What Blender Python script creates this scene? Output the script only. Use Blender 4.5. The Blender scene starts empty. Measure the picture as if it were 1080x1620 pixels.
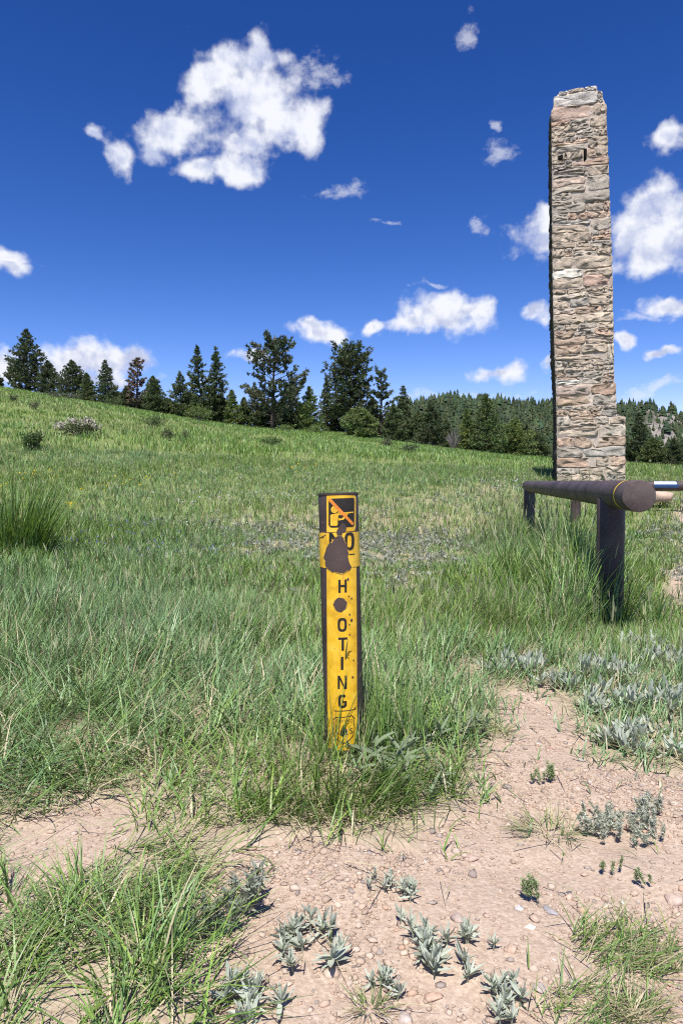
import bpy, bmesh, math, random
import numpy as np
from mathutils import Vector, Matrix, Euler

rng = np.random.default_rng(7)
random.seed(7)
SC = bpy.context.scene
COL = SC.collection

# ------------------------------------------------------------------ camera
EYE = 0.80
FPX = 1080.0
PHI = math.atan(47 / 1080)
cd = bpy.data.cameras.new("camera")
cd.sensor_fit = 'VERTICAL'; cd.sensor_height = 36.0; cd.sensor_width = 24.0
cd.lens = 24.0; cd.clip_start = 0.05; cd.clip_end = 6000
cam = bpy.data.objects.new("camera", cd); COL.objects.link(cam)
cam.location = (0, 0, EYE); cam.rotation_euler = (math.pi / 2 - PHI, 0, 0)
SC.camera = cam
SC.render.resolution_x = 682; SC.render.resolution_y = 1024

# ------------------------------------------------------------------ exposure
SC.view_settings.view_transform = 'Standard'
SC.view_settings.look = 'None'
SC.view_settings.exposure = 0.60
SC.view_settings.gamma = 1.0
SC.view_settings.use_curve_mapping = False
SC.cycles.use_denoising = False
SC.cycles.filter_width = 1.15
SC.render.use_persistent_data = False
SC.cycles.max_bounces = 6
SC.cycles.transparent_max_bounces = 4
SC.cycles.sample_clamp_indirect = 6.0

# ------------------------------------------------------------------ sun
SUN_EL = math.radians(61); SUN_AZ = math.radians(10.5)     # 10.5 degrees to the left of straight behind the camera
sdir = Vector((-math.sin(SUN_AZ) * math.cos(SUN_EL), -math.cos(SUN_AZ) * math.cos(SUN_EL), math.sin(SUN_EL)))
sl = bpy.data.lights.new("sun", 'SUN'); sl.energy = 5.0; sl.angle = math.radians(0.53); sl.color = (1.0, 0.965, 0.91)
so = bpy.data.objects.new("sun", sl); COL.objects.link(so)
so.rotation_euler = (-sdir).to_track_quat('-Z', 'Y').to_euler(); so.location = (0, 0, 30)

# ------------------------------------------------------------------ projection helpers (measuring only)
CP, SP = math.cos(PHI), math.sin(PHI)
def proj(X, Y, Z):
    f = np.maximum(Y * CP - (Z - EYE) * SP, 1e-3); u = Y * SP + (Z - EYE) * CP
    return 540 + FPX * X / f, 810 - FPX * u / f
def ray(x, y):
    a = (x - 540) / FPX; b = (810 - y) / FPX
    return Vector((a, CP + b * SP, -SP + b * CP))
def at(x, y, fwd):
    return Vector((0, 0, EYE)) + ray(x, y) * fwd

# ------------------------------------------------------------------ noise
def _h(ix, iy, seed):
    with np.errstate(over='ignore'):
        n = (ix.astype(np.int64) * 374761393 + iy.astype(np.int64) * 668265263 + seed * 1442695041) & 0xffffffff
        n = ((n ^ (n >> 13)) * 1274126177) & 0xffffffff
        n = n ^ (n >> 16)
    return (n & 0xffffff) / float(0xffffff)
def vnoise(x, y, seed=0):
    x = np.asarray(x, float); y = np.asarray(y, float)
    ix = np.floor(x); iy = np.floor(y); fx = x - ix; fy = y - iy
    fx = fx * fx * (3 - 2 * fx); fy = fy * fy * (3 - 2 * fy)
    a = _h(ix, iy, seed); b = _h(ix + 1, iy, seed); c = _h(ix, iy + 1, seed); d = _h(ix + 1, iy + 1, seed)
    return (a * (1 - fx) + b * fx) * (1 - fy) + (c * (1 - fx) + d * fx) * fy
def fbm(x, y, seed=0, oct=4):
    s = 0; a = 0.5; f = 1.0
    for o in range(oct):
        s = s + a * vnoise(np.asarray(x) * f + 13.7 * o, np.asarray(y) * f - 7.1 * o, seed + o); a *= 0.5; f *= 2.03
    return s / (1 - 0.5 ** oct)

# ------------------------------------------------------------------ world: clear summer sky with cumulus
def build_world():
    w = bpy.data.worlds.new("World"); SC.world = w; w.use_nodes = True
    w.cycles.sampling_method = 'MANUAL'; w.cycles.sample_map_resolution = 512
    nt = w.node_tree; N = nt.nodes; L = nt.links; N.clear()
    out = N.new('ShaderNodeOutputWorld')
    STR = 0.10
    sky = N.new('ShaderNodeTexSky'); sky.sky_type = 'NISHITA'; sky.sun_disc = False
    sky.sun_elevation = SUN_EL
    sky.sun_rotation = math.pi + SUN_AZ
    sky.altitude = 2500; sky.air_density = 1.0; sky.dust_density = 0.0; sky.ozone_density = 6.0
    tc = N.new('ShaderNodeTexCoord')
    def math_(op, a, b=None, c=None, clamp=False):
        n = N.new('ShaderNodeMath'); n.operation = op; n.use_clamp = clamp
        for i, v in enumerate((a, b, c)):
            if v is None: continue
            if isinstance(v, (int, float)): n.inputs[i].default_value = v
            else: L.new(v, n.inputs[i])
        return n.outputs[0]
    def vmath(op, a, b=None, c=None):
        n = N.new('ShaderNodeVectorMath'); n.operation = op
        for i, v in enumerate((a, b, c)):
            if v is None: continue
            if isinstance(v, (tuple, list)): n.inputs[i].default_value = v
            else: L.new(v, n.inputs[i])
        return n
    def noise(vec, scale, detail, rough=0.55, lac=2.0):
        n = N.new('ShaderNodeTexNoise'); n.inputs['Scale'].default_value = scale; n.inputs['Detail'].default_value = detail
        n.inputs['Roughness'].default_value = rough; n.inputs['Lacunarity'].default_value = lac
        L.new(vec, n.inputs['Vector']); return n
    def sstep(v, lo, hi, a=0.0, b=1.0):
        n = N.new('ShaderNodeMapRange'); n.interpolation_type = 'SMOOTHSTEP'; L.new(v, n.inputs[0])
        for i, x in enumerate((lo, hi, a, b)): n.inputs[i + 1].default_value = x
        return n.outputs[0]
    d = tc.outputs['Generated']
    sx = N.new('ShaderNodeSeparateXYZ'); L.new(d, sx.inputs[0])
    az = math_('ARCTAN2', sx.outputs[0], sx.outputs[1]); el = math_('ARCSINE', sx.outputs[2])
    cb = N.new('ShaderNodeCombineXYZ'); L.new(az, cb.inputs[0]); L.new(el, cb.inputs[1])
    # deep blue of thin mountain air: a steeper response to the sky model's own gradient
    ss = N.new('ShaderNodeSeparateColor'); L.new(sky.outputs[0], ss.inputs[0]); sc_ = N.new('ShaderNodeCombineColor')
    for k, (amp, g, cap) in enumerate(SKY_FIT):
        v = math_('POWER', math_('MULTIPLY', ss.outputs[k], 0.1), g); v = math_('MULTIPLY', v, amp * 10 / 2 ** EXPO); L.new(math_('MINIMUM', v, cap * 10), sc_.inputs[k])
    blue = sc_.outputs[0]
    def angles(x, y):
        r = ray(x, y).normalized(); return math.atan2(r.x, r.y), math.asin(r.z)
    def region(puffs, wisps, off=(0, 0, 0)):
        """sky with the cumulus of one stretch of it"""
        ds = vmath('ADD', d, off).outputs[0]
        wn = noise(ds, 10.0, 4)
        wv = vmath('SUBTRACT', wn.outputs['Color'], (0.5, 0.5, 0.5)).outputs[0]
        pos = vmath('MULTIPLY_ADD', wv, (0.11, 0.085, 0.0), cb.outputs[0]).outputs[0]
        def blobs(lst):
            cur = None
            for a, e, ra, re in lst:
                v = vmath('MULTIPLY_ADD', pos, (1 / ra, 1 / re, 0), (-a / ra, -e / re, 0)).outputs[0]
                l = vmath('LENGTH', v).outputs[1]
                cur = l if cur is None else math_('SMOOTH_MIN', cur, l, 0.30)
            return math_('SUBTRACT', 1.0, cur)
        n1 = noise(ds, 25.0, 8, 0.54).outputs['Fac']
        up = vmath('ADD', ds, (-0.003, -0.003, 0.013)).outputs[0]
        n2 = noise(up, 27.0, 4, 0.55).outputs['Fac']
        alpha = None
        if puffs:
            F = blobs(puffs); dens = math_('MULTIPLY_ADD', math_('SUBTRACT', n1, 0.5), 3.3, math_('MULTIPLY', F, 1.35))
            alpha = sstep(dens, -0.20, 0.95)
            thick = sstep(F, 0.10, 0.95, 0.0, 0.45)
        if wisps:
            n3 = noise(vmath('MULTIPLY', ds, (1, 1, 1.6)).outputs[0], 40.0, 6, 0.65).outputs['Fac']
            dw = math_('MULTIPLY_ADD', math_('SUBTRACT', n3, 0.5), 3.2, blobs(wisps))
            al2 = math_('MULTIPLY', sstep(dw, 0.0, 1.1), 0.48)
            alpha = math_('MAXIMUM', alpha, al2) if alpha else al2
        lit = math_('MULTIPLY_ADD', math_('SUBTRACT', n1, n2), 2.0, 0.92)
        shade = sstep(math_('SUBTRACT', lit, thick) if puffs else lit, 0.25, 0.95)
        cr = N.new('ShaderNodeMix'); cr.data_type = 'RGBA'; L.new(shade, cr.inputs['Factor'])
        q = 1 / 2 ** EXPO
        cr.inputs['A'].default_value = (5.4 * q, 6.0 * q, 8.2 * q, 1); cr.inputs['B'].default_value = (9.3 * q, 9.5 * q, 10.2 * q, 1)
        mx = N.new('ShaderNodeMix'); mx.data_type = 'RGBA'
        L.new(alpha, mx.inputs['Factor']); L.new(blue, mx.inputs['A']); L.new(cr.outputs['Result'], mx.inputs['B'])
        bg = N.new('ShaderNodeBackground'); bg.inputs['Strength'].default_value = STR; L.new(mx.outputs['Result'], bg.inputs['Color'])
        return bg.outputs[0]
    def elsewhere():
        """the same broken cumulus over the rest of the sky"""
        n1 = noise(d, 3.2, 7, 0.58).outputs['Fac']
        dens = math_('MULTIPLY_ADD', sstep(el, 0.02, 0.7), -0.05, n1); alpha = sstep(dens, 0.60, 0.68)
        sh = sstep(dens, 0.64, 0.80, 1.0, 0.0); q = 1 / 2 ** EXPO
        cr = N.new('ShaderNodeMix'); cr.data_type = 'RGBA'; L.new(sh, cr.inputs['Factor'])
        cr.inputs['A'].default_value = (6.4 * q, 6.9 * q, 8.6 * q, 1); cr.inputs['B'].default_value = (9.2 * q, 9.4 * q, 10.0 * q, 1)
        mx = N.new('ShaderNodeMix'); mx.data_type = 'RGBA'
        L.new(alpha, mx.inputs['Factor']); L.new(blue, mx.inputs['A']); L.new(cr.outputs['Result'], mx.inputs['B'])
        bg = N.new('ShaderNodeBackground'); bg.inputs['Strength'].default_value = STR; L.new(mx.outputs['Result'], bg.inputs['Color'])
        return bg.outputs[0]
    def conv(lst):
        o = []
        for x, y, rx, ry in lst:
            a, e = angles(x, y)
            rx *= .95; ry *= .95; o.append((a, e, abs(angles(x + rx, y)[0] - angles(x - rx, y)[0]) / 2, abs(angles(x, y - ry)[1] - angles(x, y + ry)[1]) / 2))
        return o
    puffs = conv([(352, 95, 62, 48), (405, 95, 44, 48), (330, 135, 46, 44), (385, 150, 62, 60), (410, 172, 88, 54), (472, 195, 56, 44), (415, 225, 54, 28),
             (282, 215, 66, 44), (250, 240, 34, 24), (188, 243, 30, 36), (163, 213, 22, 16),
             (335, 270, 66, 28), (400, 268, 50, 30),
             (1068, 214, 46, 24), (1064, 325, 100, 52), (1010, 352, 62, 50), (1045, 398, 110, 42), (985, 385, 48, 32),
             (846, 378, 52, 36), (868, 352, 28, 26),
             (690, 498, 82, 38), (735, 480, 46, 22), (640, 520, 42, 20), (495, 518, 40, 17), (575, 518, 30, 12),
             (787, 580, 38, 20), (850, 494, 30, 20), (985, 550, 21, 13), (1072, 480, 48, 22), (1048, 564, 38, 11), (857, 572, 20, 18),
             (14, 416, 44, 20), (12, 577, 46, 32), (150, 574, 95, 42), (200, 566, 56, 36), (105, 588, 60, 32), (385, 566, 34, 11), (150, 600, 120, 18)])
    wisps = conv([(485, 112, 66, 30), (530, 303, 46, 18), (727, 58, 18, 26), (797, 237, 34, 26), (777, 194, 12, 14), (725, 622, 110, 8),
             (1020, 622, 70, 13), (666, 447, 32, 7), (610, 355, 22, 7), (322, 602, 45, 7), (760, 365, 14, 22), (1030, 505, 60, 14)])
    ES = angles(540, 448)[1]; AS = angles(588, 400)[0]; A2 = 0.66; E2 = 0.74
    def pick(lst, a0, a1, e0, e1, k=2.0):
        return [b for b in lst if b[0] + b[2] * k > a0 and b[0] - b[2] * k < a1 and b[1] + b[3] * k > e0 and b[1] - b[3] * k < e1]
    def mixs(f, a, b):
        m = N.new('ShaderNodeMixShader'); L.new(f, m.inputs[0]); L.new(a, m.inputs[1]); L.new(b, m.inputs[2]); return m.outputs[0]
    reg = lambda a0, a1, e0, e1, off=(0, 0, 0): region(pick(puffs, a0, a1, e0, e1), pick(wisps, a0, a1, e0, e1, 1.2), off)
    hi = mixs(math_('GREATER_THAN', az, AS), reg(-A2, AS, ES, E2, SEED_OFF[0]), reg(AS, A2, ES, E2, SEED_OFF[1]))
    AL = angles(438, 540)[0]; lo = mixs(math_('GREATER_THAN', az, AL), reg(-A2, AL, 0, ES, SEED_OFF[2]), reg(AL, A2, 0, ES, SEED_OFF[3]))
    front = mixs(math_('GREATER_THAN', el, ES), lo, hi)
    inside = math_('MULTIPLY', math_('LESS_THAN', math_('ABSOLUTE', az), A2), math_('LESS_THAN', math_('ABSOLUTE', el), E2))
    L.new(mixs(inside, elsewhere(), front), out.inputs[0])
EXPO = SC.view_settings.exposure
SEED_OFF = [(1.37, 2.11, .73), (1.37, 2.11, .73), (8.22, 12.66, 4.38), (1.37, 2.11, .73)]
SKY_FIT = [(9.9, 2.2, .38), (2.62, 1.59, .60), (2.02, 1.24, 1.0)]
build_world()

# ------------------------------------------------------------------ object helpers
def mesh_np(name, V, T, col=None, smooth=False):
    """triangle mesh from numpy arrays, optional per-vertex colour"""
    me = bpy.data.meshes.new(name)
    V = np.ascontiguousarray(V, dtype=np.float32); T = np.ascontiguousarray(T, dtype=np.int32)
    me.vertices.add(len(V)); me.vertices.foreach_set('co', V.ravel())
    me.loops.add(T.size); me.loops.foreach_set('vertex_index', T.ravel())
    me.polygons.add(len(T)); me.polygons.foreach_set('loop_start', np.arange(0, T.size, 3, dtype=np.int32))
    if smooth: me.polygons.foreach_set('use_smooth', np.ones(len(T), dtype=bool))
    if col is not None:
        c = np.ones((len(V), 4), dtype=np.float32); c[:, :3] = col
        a = me.color_attributes.new('col', 'FLOAT_COLOR', 'POINT'); a.data.foreach_set('color', c.ravel())
    me.update(calc_edges=True)
    return me
def add(name, me, mat=None, parent=None):
    o = bpy.data.objects.new(name, me); COL.objects.link(o)
    if mat is not None and me is not None and not me.materials: me.materials.append(mat)
    if parent is not None: o.parent = parent
    return o
def tag(o, label, cat, group=None, kind=None):
    if label: o['label'] = label
    if cat: o['category'] = cat
    if group: o['group'] = group
    if kind: o['kind'] = kind
    return o
def empty(name, loc, label, cat, group=None):
    o = bpy.data.objects.new(name, None); COL.objects.link(o); o.location = loc; o.empty_display_size = 0.1
    return tag(o, label, cat, group)
class Acc:
    def __init__(s): s.v = []; s.t = []; s.c = []; s.n = 0
    def put(s, V, T, c=None):
        V = np.asarray(V, float).reshape(-1, 3); T = np.asarray(T, int).reshape(-1, 3)
        s.v.append(V); s.t.append(T + s.n); s.n += len(V)
        if c is not None:
            c = np.asarray(c, float); s.c.append(np.broadcast_to(c, (len(V), 3)) if c.ndim == 1 else c)
    def mesh(s, name, smooth=False):
        return mesh_np(name, np.concatenate(s.v), np.concatenate(s.t), np.concatenate(s.c) if s.c else None, smooth)
def tube(p, r, n=8, cap=True):
    """tube along points p with radii r -> V,T"""
    p = [Vector(q) for q in p]; V = []; T = []
    for i, q in enumerate(p):
        d = (p[min(i + 1, len(p) - 1)] - p[max(i - 1, 0)]).normalized()
        a = d.cross(Vector((0, 0, 1)))
        if a.length < 1e-3: a = d.cross(Vector((0, 1, 0)))
        a.normalize(); b = a.cross(d)
        for k in range(n):
            w = 2 * math.pi * k / n
            V.append(q + (a * math.cos(w) + b * math.sin(w)) * r[i])
    for i in range(len(p) - 1):
        for k in range(n):
            A = i * n + k; B = i * n + (k + 1) % n
            T += [(A, A + n, B), (B, A + n, B + n)]
    if cap:
        V += [p[0], p[-1]]; c0 = len(V) - 2; c1 = c0 + 1; o = (len(p) - 1) * n
        for k in range(n):
            T += [(c0, k, (k + 1) % n), (c1, o + (k + 1) % n, o + k)]
    return np.array([tuple(v) for v in V]), np.array(T)

# ------------------------------------------------------------------ materials
def newmat(name):
    m = bpy.data.materials.new(name); m.use_nodes = True
    nt = m.node_tree; b = nt.nodes['Principled BSDF']
    return m, nt, nt.nodes, nt.links, b
def nnode(N, L, vec, scale, detail=4, rough=0.55, typ='ShaderNodeTexNoise'):
    n = N.new(typ); n.inputs['Scale'].default_value = scale
    if 'Detail' in n.inputs: n.inputs['Detail'].default_value = detail
    if typ == 'ShaderNodeTexNoise': n.inputs['Roughness'].default_value = rough
    if vec is not None: L.new(vec, n.inputs['Vector'])
    return n
def ramp(N, L, fac, stops):
    r = N.new('ShaderNodeValToRGB'); e = r.color_ramp.elements
    while len(e) < len(stops): e.new(0.5)
    for i, (p, c) in enumerate(stops):
        e[i].position = p; e[i].color = (*c, 1) if len(c) == 3 else c
    L.new(fac, r.inputs[0]); return r
def mixc(N, L, fac, a, b, mode='MIX'):
    m = N.new('ShaderNodeMix'); m.data_type = 'RGBA'; m.blend_type = mode
    for k, v in (('Factor', fac), ('A', a), ('B', b)):
        s = m.inputs[k]
        if isinstance(v, (int, float)): s.default_value = v
        elif isinstance(v, tuple): s.default_value = (*v, 1) if len(v) == 3 else v
        else: L.new(v, s)
    return m.outputs['Result']
def bump(N, L, h, strength, dist, b, prev=None):
    n = N.new('ShaderNodeBump'); n.inputs['Strength'].default_value = strength; n.inputs['Distance'].default_value = dist
    L.new(h, n.inputs['Height'])
    if prev is not None: L.new(prev, n.inputs['Normal'])
    L.new(n.outputs[0], b.inputs['Normal']); return n.outputs[0]
def leaf_mat(name, attr=True, color=(0.08, 0.12, 0.04), trans=0.35, rough=0.5, spec=0.35, vary=0.0, sheen=0.0):
    m, nt, N, L, b = newmat(name)
    if attr:
        a = N.new('ShaderNodeAttribute'); a.attribute_name = 'col'; c = a.outputs['Color']
    else:
        oi = N.new('ShaderNodeObjectInfo')
        hv = N.new('ShaderNodeHueSaturation'); hv.inputs['Color'].default_value = (*color, 1)
        mr = N.new('ShaderNodeMapRange'); L.new(oi.outputs['Random'], mr.inputs[0]); mr.inputs[3].default_value = 1 - vary; mr.inputs[4].default_value = 1 + vary
        L.new(mr.outputs[0], hv.inputs['Value']); c = hv.outputs[0]
        tcx = N.new('ShaderNodeTexCoord'); nz = nnode(N, L, tcx.outputs['Object'], 60, 3)
        c = mixc(N, L, nz.outputs['Fac'], c, (color[0] * .65, color[1] * .72, color[2] * .62))
    L.new(c, b.inputs['Base Color']); b.inputs['Roughness'].default_value = rough; b.inputs['Specular IOR Level'].default_value = spec
    tr = N.new('ShaderNodeBsdfTranslucent')
    tm = mixc(N, L, 1.0, c, (1.0, 1.0, 0.55), 'MULTIPLY'); L.new(tm, tr.inputs['Color'])
    ms = N.new('ShaderNodeMixShader'); ms.inputs[0].default_value = trans
    L.new(b.outputs[0], ms.inputs[1]); L.new(tr.outputs[0], ms.inputs[2]); L.new(ms.outputs[0], N['Material Output'].inputs[0])
    return m
def plain(name, color, rough=0.7, spec=0.3, nscale=30, namp=0.25, bstr=0.3, bdist=0.002, metal=0.0):
    m, nt, N, L, b = newmat(name)
    tc = N.new('ShaderNodeTexCoord'); n = nnode(N, L, tc.outputs['Object'], nscale, 6)
    dk = tuple(x * (1 - namp) for x in color); lt = tuple(min(1, x * (1 + namp)) for x in color)
    r = ramp(N, L, n.outputs['Fac'], [(0.3, dk), (0.7, lt)]); L.new(r.outputs[0], b.inputs['Base Color'])
    b.inputs['Roughness'].default_value = rough; b.inputs['Specular IOR Level'].default_value = spec; b.inputs['Metallic'].default_value = metal
    bump(N, L, n.outputs['Fac'], bstr, bdist, b); return m
# ------------------------------------------------------------------ terrain
def s_crest(t):
    return np.interp(t, [-.75, -.5, -.31, -.13, 0, .15, .3, .5, .75], [.158, .137, .105, .077, .069, .048, .028, .018, .012])
def terrain(X, Y, rough=True):
    X = np.asarray(X, float); Y = np.asarray(Y, float)
    Ye = np.maximum(Y, 6.0); t = np.clip(X / Ye, -.8, .8); s = s_crest(t)
    k = [-1e9, 4.0, 10.0, 16.0, 62.0]
    z4 = np.zeros_like(t)
    z10 = np.interp(t, [-.5, 0, .28, .42, .6], [.26, .14, .02, .16, .24]); z16 = np.interp(t, [-.5, 0, .25, .36, .5], [.98, .78, .72, .78, .74])
    z62 = EYE + 62 * s
    m1 = 0 * z4; m2 = ((z10) / 6 + (z16 - z10) / 6) / 2; d3 = (z62 - z16) / 46; m3 = np.minimum(((z16 - z10) / 6 + d3) / 2, 2.5 * np.abs(d3)); m4 = np.minimum(s, 1.5 * d3)
    def herm(y0, y1, za, zb, ma, mb):
        h = y1 - y0; u = np.clip((Y - y0) / h, 0, 1); u2 = u * u; u3 = u2 * u
        return (2*u3 - 3*u2 + 1) * za + (u3 - 2*u2 + u) * h * ma + (-2*u3 + 3*u2) * zb + (u3 - u2) * h * mb
    z = np.where(Y < 4, 0, np.where(Y < 10, herm(4, 10, z4, z10, m1, m2), np.where(Y < 16, herm(10, 16, z10, z16, m2, m3), herm(16, 62, z16, z62, m3, m4))))
    far = np.maximum(Y - 62, 0); z = z + np.minimum(far, 22) * s
    dn = np.maximum(Y - 84, 0); z = z - np.minimum(dn * dn / 160, 14 + 0.02 * dn) * (dn > 0)
    z = z - .15 * np.exp(-(((X - 1.8) / 1.1) ** 2 + ((Y - 4.3) / 1.0) ** 2))      # hollow at the barrier's near post
    if rough:
        z = z + (fbm(X * 1.3, Y * 1.3, 5, 3) - .5) * .05 * np.clip(Y / 3, .5, 1) + (fbm(X * .16, Y * .16, 9, 3) - .5) * np.interp(Y, [0, 8, 30, 60, 80], [0, .04, .45, .25, .3])
        z = z + (fbm(X * 5, Y * 5, 11, 2) - .5) * .03 * (Y < 9)
    return z
def tz(x, y): return float(terrain(np.array([x]), np.array([y]))[0])
def ground_at(x, y):
    """ground point seen at photo pixel (x, y)"""
    r = ray(x, y); f = np.geomspace(0.7, 95, 4000)
    X = r.x * f; Y = r.y * f; Z = EYE + r.z * f; g = terrain(X, Y); k = np.nonzero(Z <= g)[0]
    if len(k): return Vector((X[k[0]], Y[k[0]], g[k[0]]))
    return Vector((r.x * 62, r.y * 62, tz(r.x * 62, r.y * 62)))
def inpoly(px, py, poly):
    c = np.zeros(px.shape, bool); n = len(poly)
    for i in range(n):
        x1, y1 = poly[i]; x2, y2 = poly[(i + 1) % n]
        hit = ((y1 > py) != (y2 > py)) & (px < (x2 - x1) * (py - y1) / ((y2 - y1) or 1e-9) + x1); c ^= hit
    return c
# bare earth, outlined on the ground
BARE = [[(660, 1330), (735, 1235), (755, 1190), (800, 1150), (770, 1098), (800, 1078), (865, 1085), (915, 1160), (985, 1215), (1150, 1225), (1700, 2700), (150, 2700), (335, 1640), (318, 1560), (330, 1440), (318, 1370), (400, 1335), (480, 1315), (560, 1325)],
        [(-60, 1310), (30, 1285), (120, 1240), (200, 1250), (215, 1295), (175, 1370), (90, 1405), (-60, 1480)],
        [(1200, 785), (1085, 790), (1068, 815), (1090, 850), (1200, 850)], [(1200, 890), (1060, 895), (1045, 915), (1075, 945), (1200, 950)],
        ]
def bare_mask(X, Y):
    Z = terrain(X, Y, False)
    px, py = proj(X, Y, Z)
    j = 1.0 / np.maximum(Y, .7)
    px = px + (fbm(X * 6, Y * 6, 21, 3) - .5) * 130 * j; py = py + (fbm(X * 6, Y * 6, 31, 3) - .5) * 90 * j
    m = np.zeros(px.shape, bool)
    for P in BARE: m |= inpoly(px, py, P)
    return m & (Y > .3)
def bare_soft(X, Y):
    """share of bare earth around a point, so that the sward frays out at its edge"""
    r = np.random.default_rng(1); s = 0
    for k in range(4): s = s + bare_mask(X + r.normal(0, .035, X.shape) * (1 + .2 * Y), Y + r.normal(0, .045, X.shape) * (1 + .2 * Y))
    return s / 4
def sparse(X, Y):
    """0..1: how thin the sward is (sage-grown, stony middle of the meadow)"""
    Z = terrain(X, Y, False); px, py = proj(X, Y, Z)
    e = np.exp(-(((px - 500) / 190) ** 2 + ((py - 840) / 45) ** 2)) + np.exp(-(((px - 690) / 130) ** 2 + ((py - 850) / 60) ** 2)) + .8 * np.exp(-(((px - 640) / 120) ** 2 + ((py - 930) / 22) ** 2)) \
        + .9 * np.exp(-(((px - 780) / 60) ** 2 + ((py - 775) / 14) ** 2)) + np.exp(-(((px - 1075) / 60) ** 2 + ((py - 810) / 60) ** 2)) + .6 * np.exp(-(((px - 1070) / 50) ** 2 + ((py - 930) / 60) ** 2))
    return np.clip(e * (0.45 + 1.0 * fbm(X * .9, Y * .9, 41, 3)), 0, 1)

def build_ground():
    ys = np.concatenate([-np.geomspace(2500, 1.0, 36), np.linspace(-.6, .55, 10), np.arange(.6, 4.2, .019), np.geomspace(4.25, 95, 120), np.geomspace(100, 3000, 24)])
    c = np.linspace(-1, 1, 300); c = np.sign(c) * (0.75 * np.abs(c) + .25 * np.abs(c) ** 3)
    W = 1.2 + .95 * np.abs(ys)
    X = c[None, :] * W[:, None]; Y = np.repeat(ys[:, None], len(c), 1)
    Z = terrain(X, Y)
    bm_ = bare_mask(X, Y) & (Y < 25)
    Z = Z - .012 * bm_
    veg = np.where(bm_, 0.0, 1.0); sp = sparse(X, Y); veg = np.clip(veg * (1 - .55 * sp) * np.interp(Y, [0, 2.2, 4, 9], [.08, .2, .5, 1]), 0, 1)
    n, m = X.shape; V = np.stack([X, Y, Z], -1).reshape(-1, 3)
    i = np.arange(n - 1)[:, None] * m + np.arange(m - 1)[None, :]; i = i.ravel()
    T = np.concatenate([np.stack([i, i + 1, i + m], 1), np.stack([i + 1, i + m + 1, i + m], 1)])
    me = mesh_np('ground', V, T, np.stack([veg.ravel()] * 3, 1), True)
    mt, nt, N, L, b = newmat('earth')
    tc = N.new('ShaderNodeTexCoord'); P = tc.outputs['Object']
    a = N.new('ShaderNodeAttribute'); a.attribute_name = 'col'
    n1 = nnode(N, L, P, 1.7, 5); n2 = nnode(N, L, P, 14, 7, .65); n3 = nnode(N, L, P, 95, 6, .7)
    c1 = ramp(N, L, n2.outputs['Fac'], [(.25, (.31, .22, .162)), (.5, (.435, .328, .247)), (.75, (.53, .42, .33))])
    c2 = mixc(N, L, n1.outputs['Fac'], c1.outputs[0], (.42, .325, .25))
    c3 = mixc(N, L, .45, c2, ramp(N, L, n3.outputs['Fac'], [(.3, (.20, .15, .11)), (.5, (.42, .32, .245)), (.72, (.60, .50, .41))]).outputs[0])
    vo = N.new('ShaderNodeTexVoronoi'); vo.inputs['Scale'].default_value = 170; L.new(P, vo.inputs['Vector'])
    vr = ramp(N, L, vo.outputs['Color'], [(.3, (.27, .19, .14)), (.6, (.39, .295, .22)), (.9, (.52, .44, .36))])
    c4 = mixc(N, L, .3, c3, vr.outputs[0])
    th = ramp(N, L, n2.outputs['Fac'], [(.3, (.13, .125, .055)), (.55, (.17, .215, .07)), (.75, (.30, .27, .15))])
    c5 = mixc(N, L, a.outputs['Fac'], c4, th.outputs[0])
    L.new(c5, b.inputs['Base Color']); b.inputs['Roughness'].default_value = .95; b.inputs['Specular IOR Level'].default_value = .12
    h = N.new('ShaderNodeMath'); h.operation = 'ADD'; L.new(n3.outputs['Fac'], h.inputs[0])
    h2 = N.new('ShaderNodeMath'); h2.operation = 'MULTIPLY'; h2.inputs[1].default_value = -.8; L.new(vo.outputs['Distance'], h2.inputs[0]); L.new(h2.outputs[0], h.inputs[1])
    p_ = bump(N, L, n2.outputs['Fac'], .5, .03, b); bump(N, L, h.outputs[0], .3, .004, b, p_)
    g = add('ground', me, mt); g['kind'] = 'structure'
build_ground()

# ------------------------------------------------------------------ far hill with rock and forest
def hill_z(X, Y):
    t = X / Y
    py = np.interp(t, [-.2, .02, .06, .1, .15, .2, .25, .3, .36, .42, .455, .48, .5, .55, .65, .9], [800, 720, 668, 640, 635, 638, 643, 647, 648, 645, 650, 659, 668, 684, 690, 660])
    zr = EYE + (763 - py) / FPX * 330
    u = np.clip((Y - 130) / 200, 0, 1); pr = np.where(Y < 330, u ** 1.25, 1 - .25 * np.clip((Y - 330) / 150, 0, 1))
    z = -14 + (zr + 14) * pr
    rock = np.clip((t - .405) / .04, 0, 1)
    z = z + (fbm(X * .03, Y * .03, 3, 5) - .5) * (9 + 5 * rock) * np.clip(pr * 2, 0, 1) * np.clip((345 - Y) / 40, 0, 1)
    z = z + (np.abs(fbm(X * .09, Y * .09, 13, 4) - .5) * 2) * 4.0 * rock * np.clip(pr * 2, 0, 1)
    return z
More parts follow.
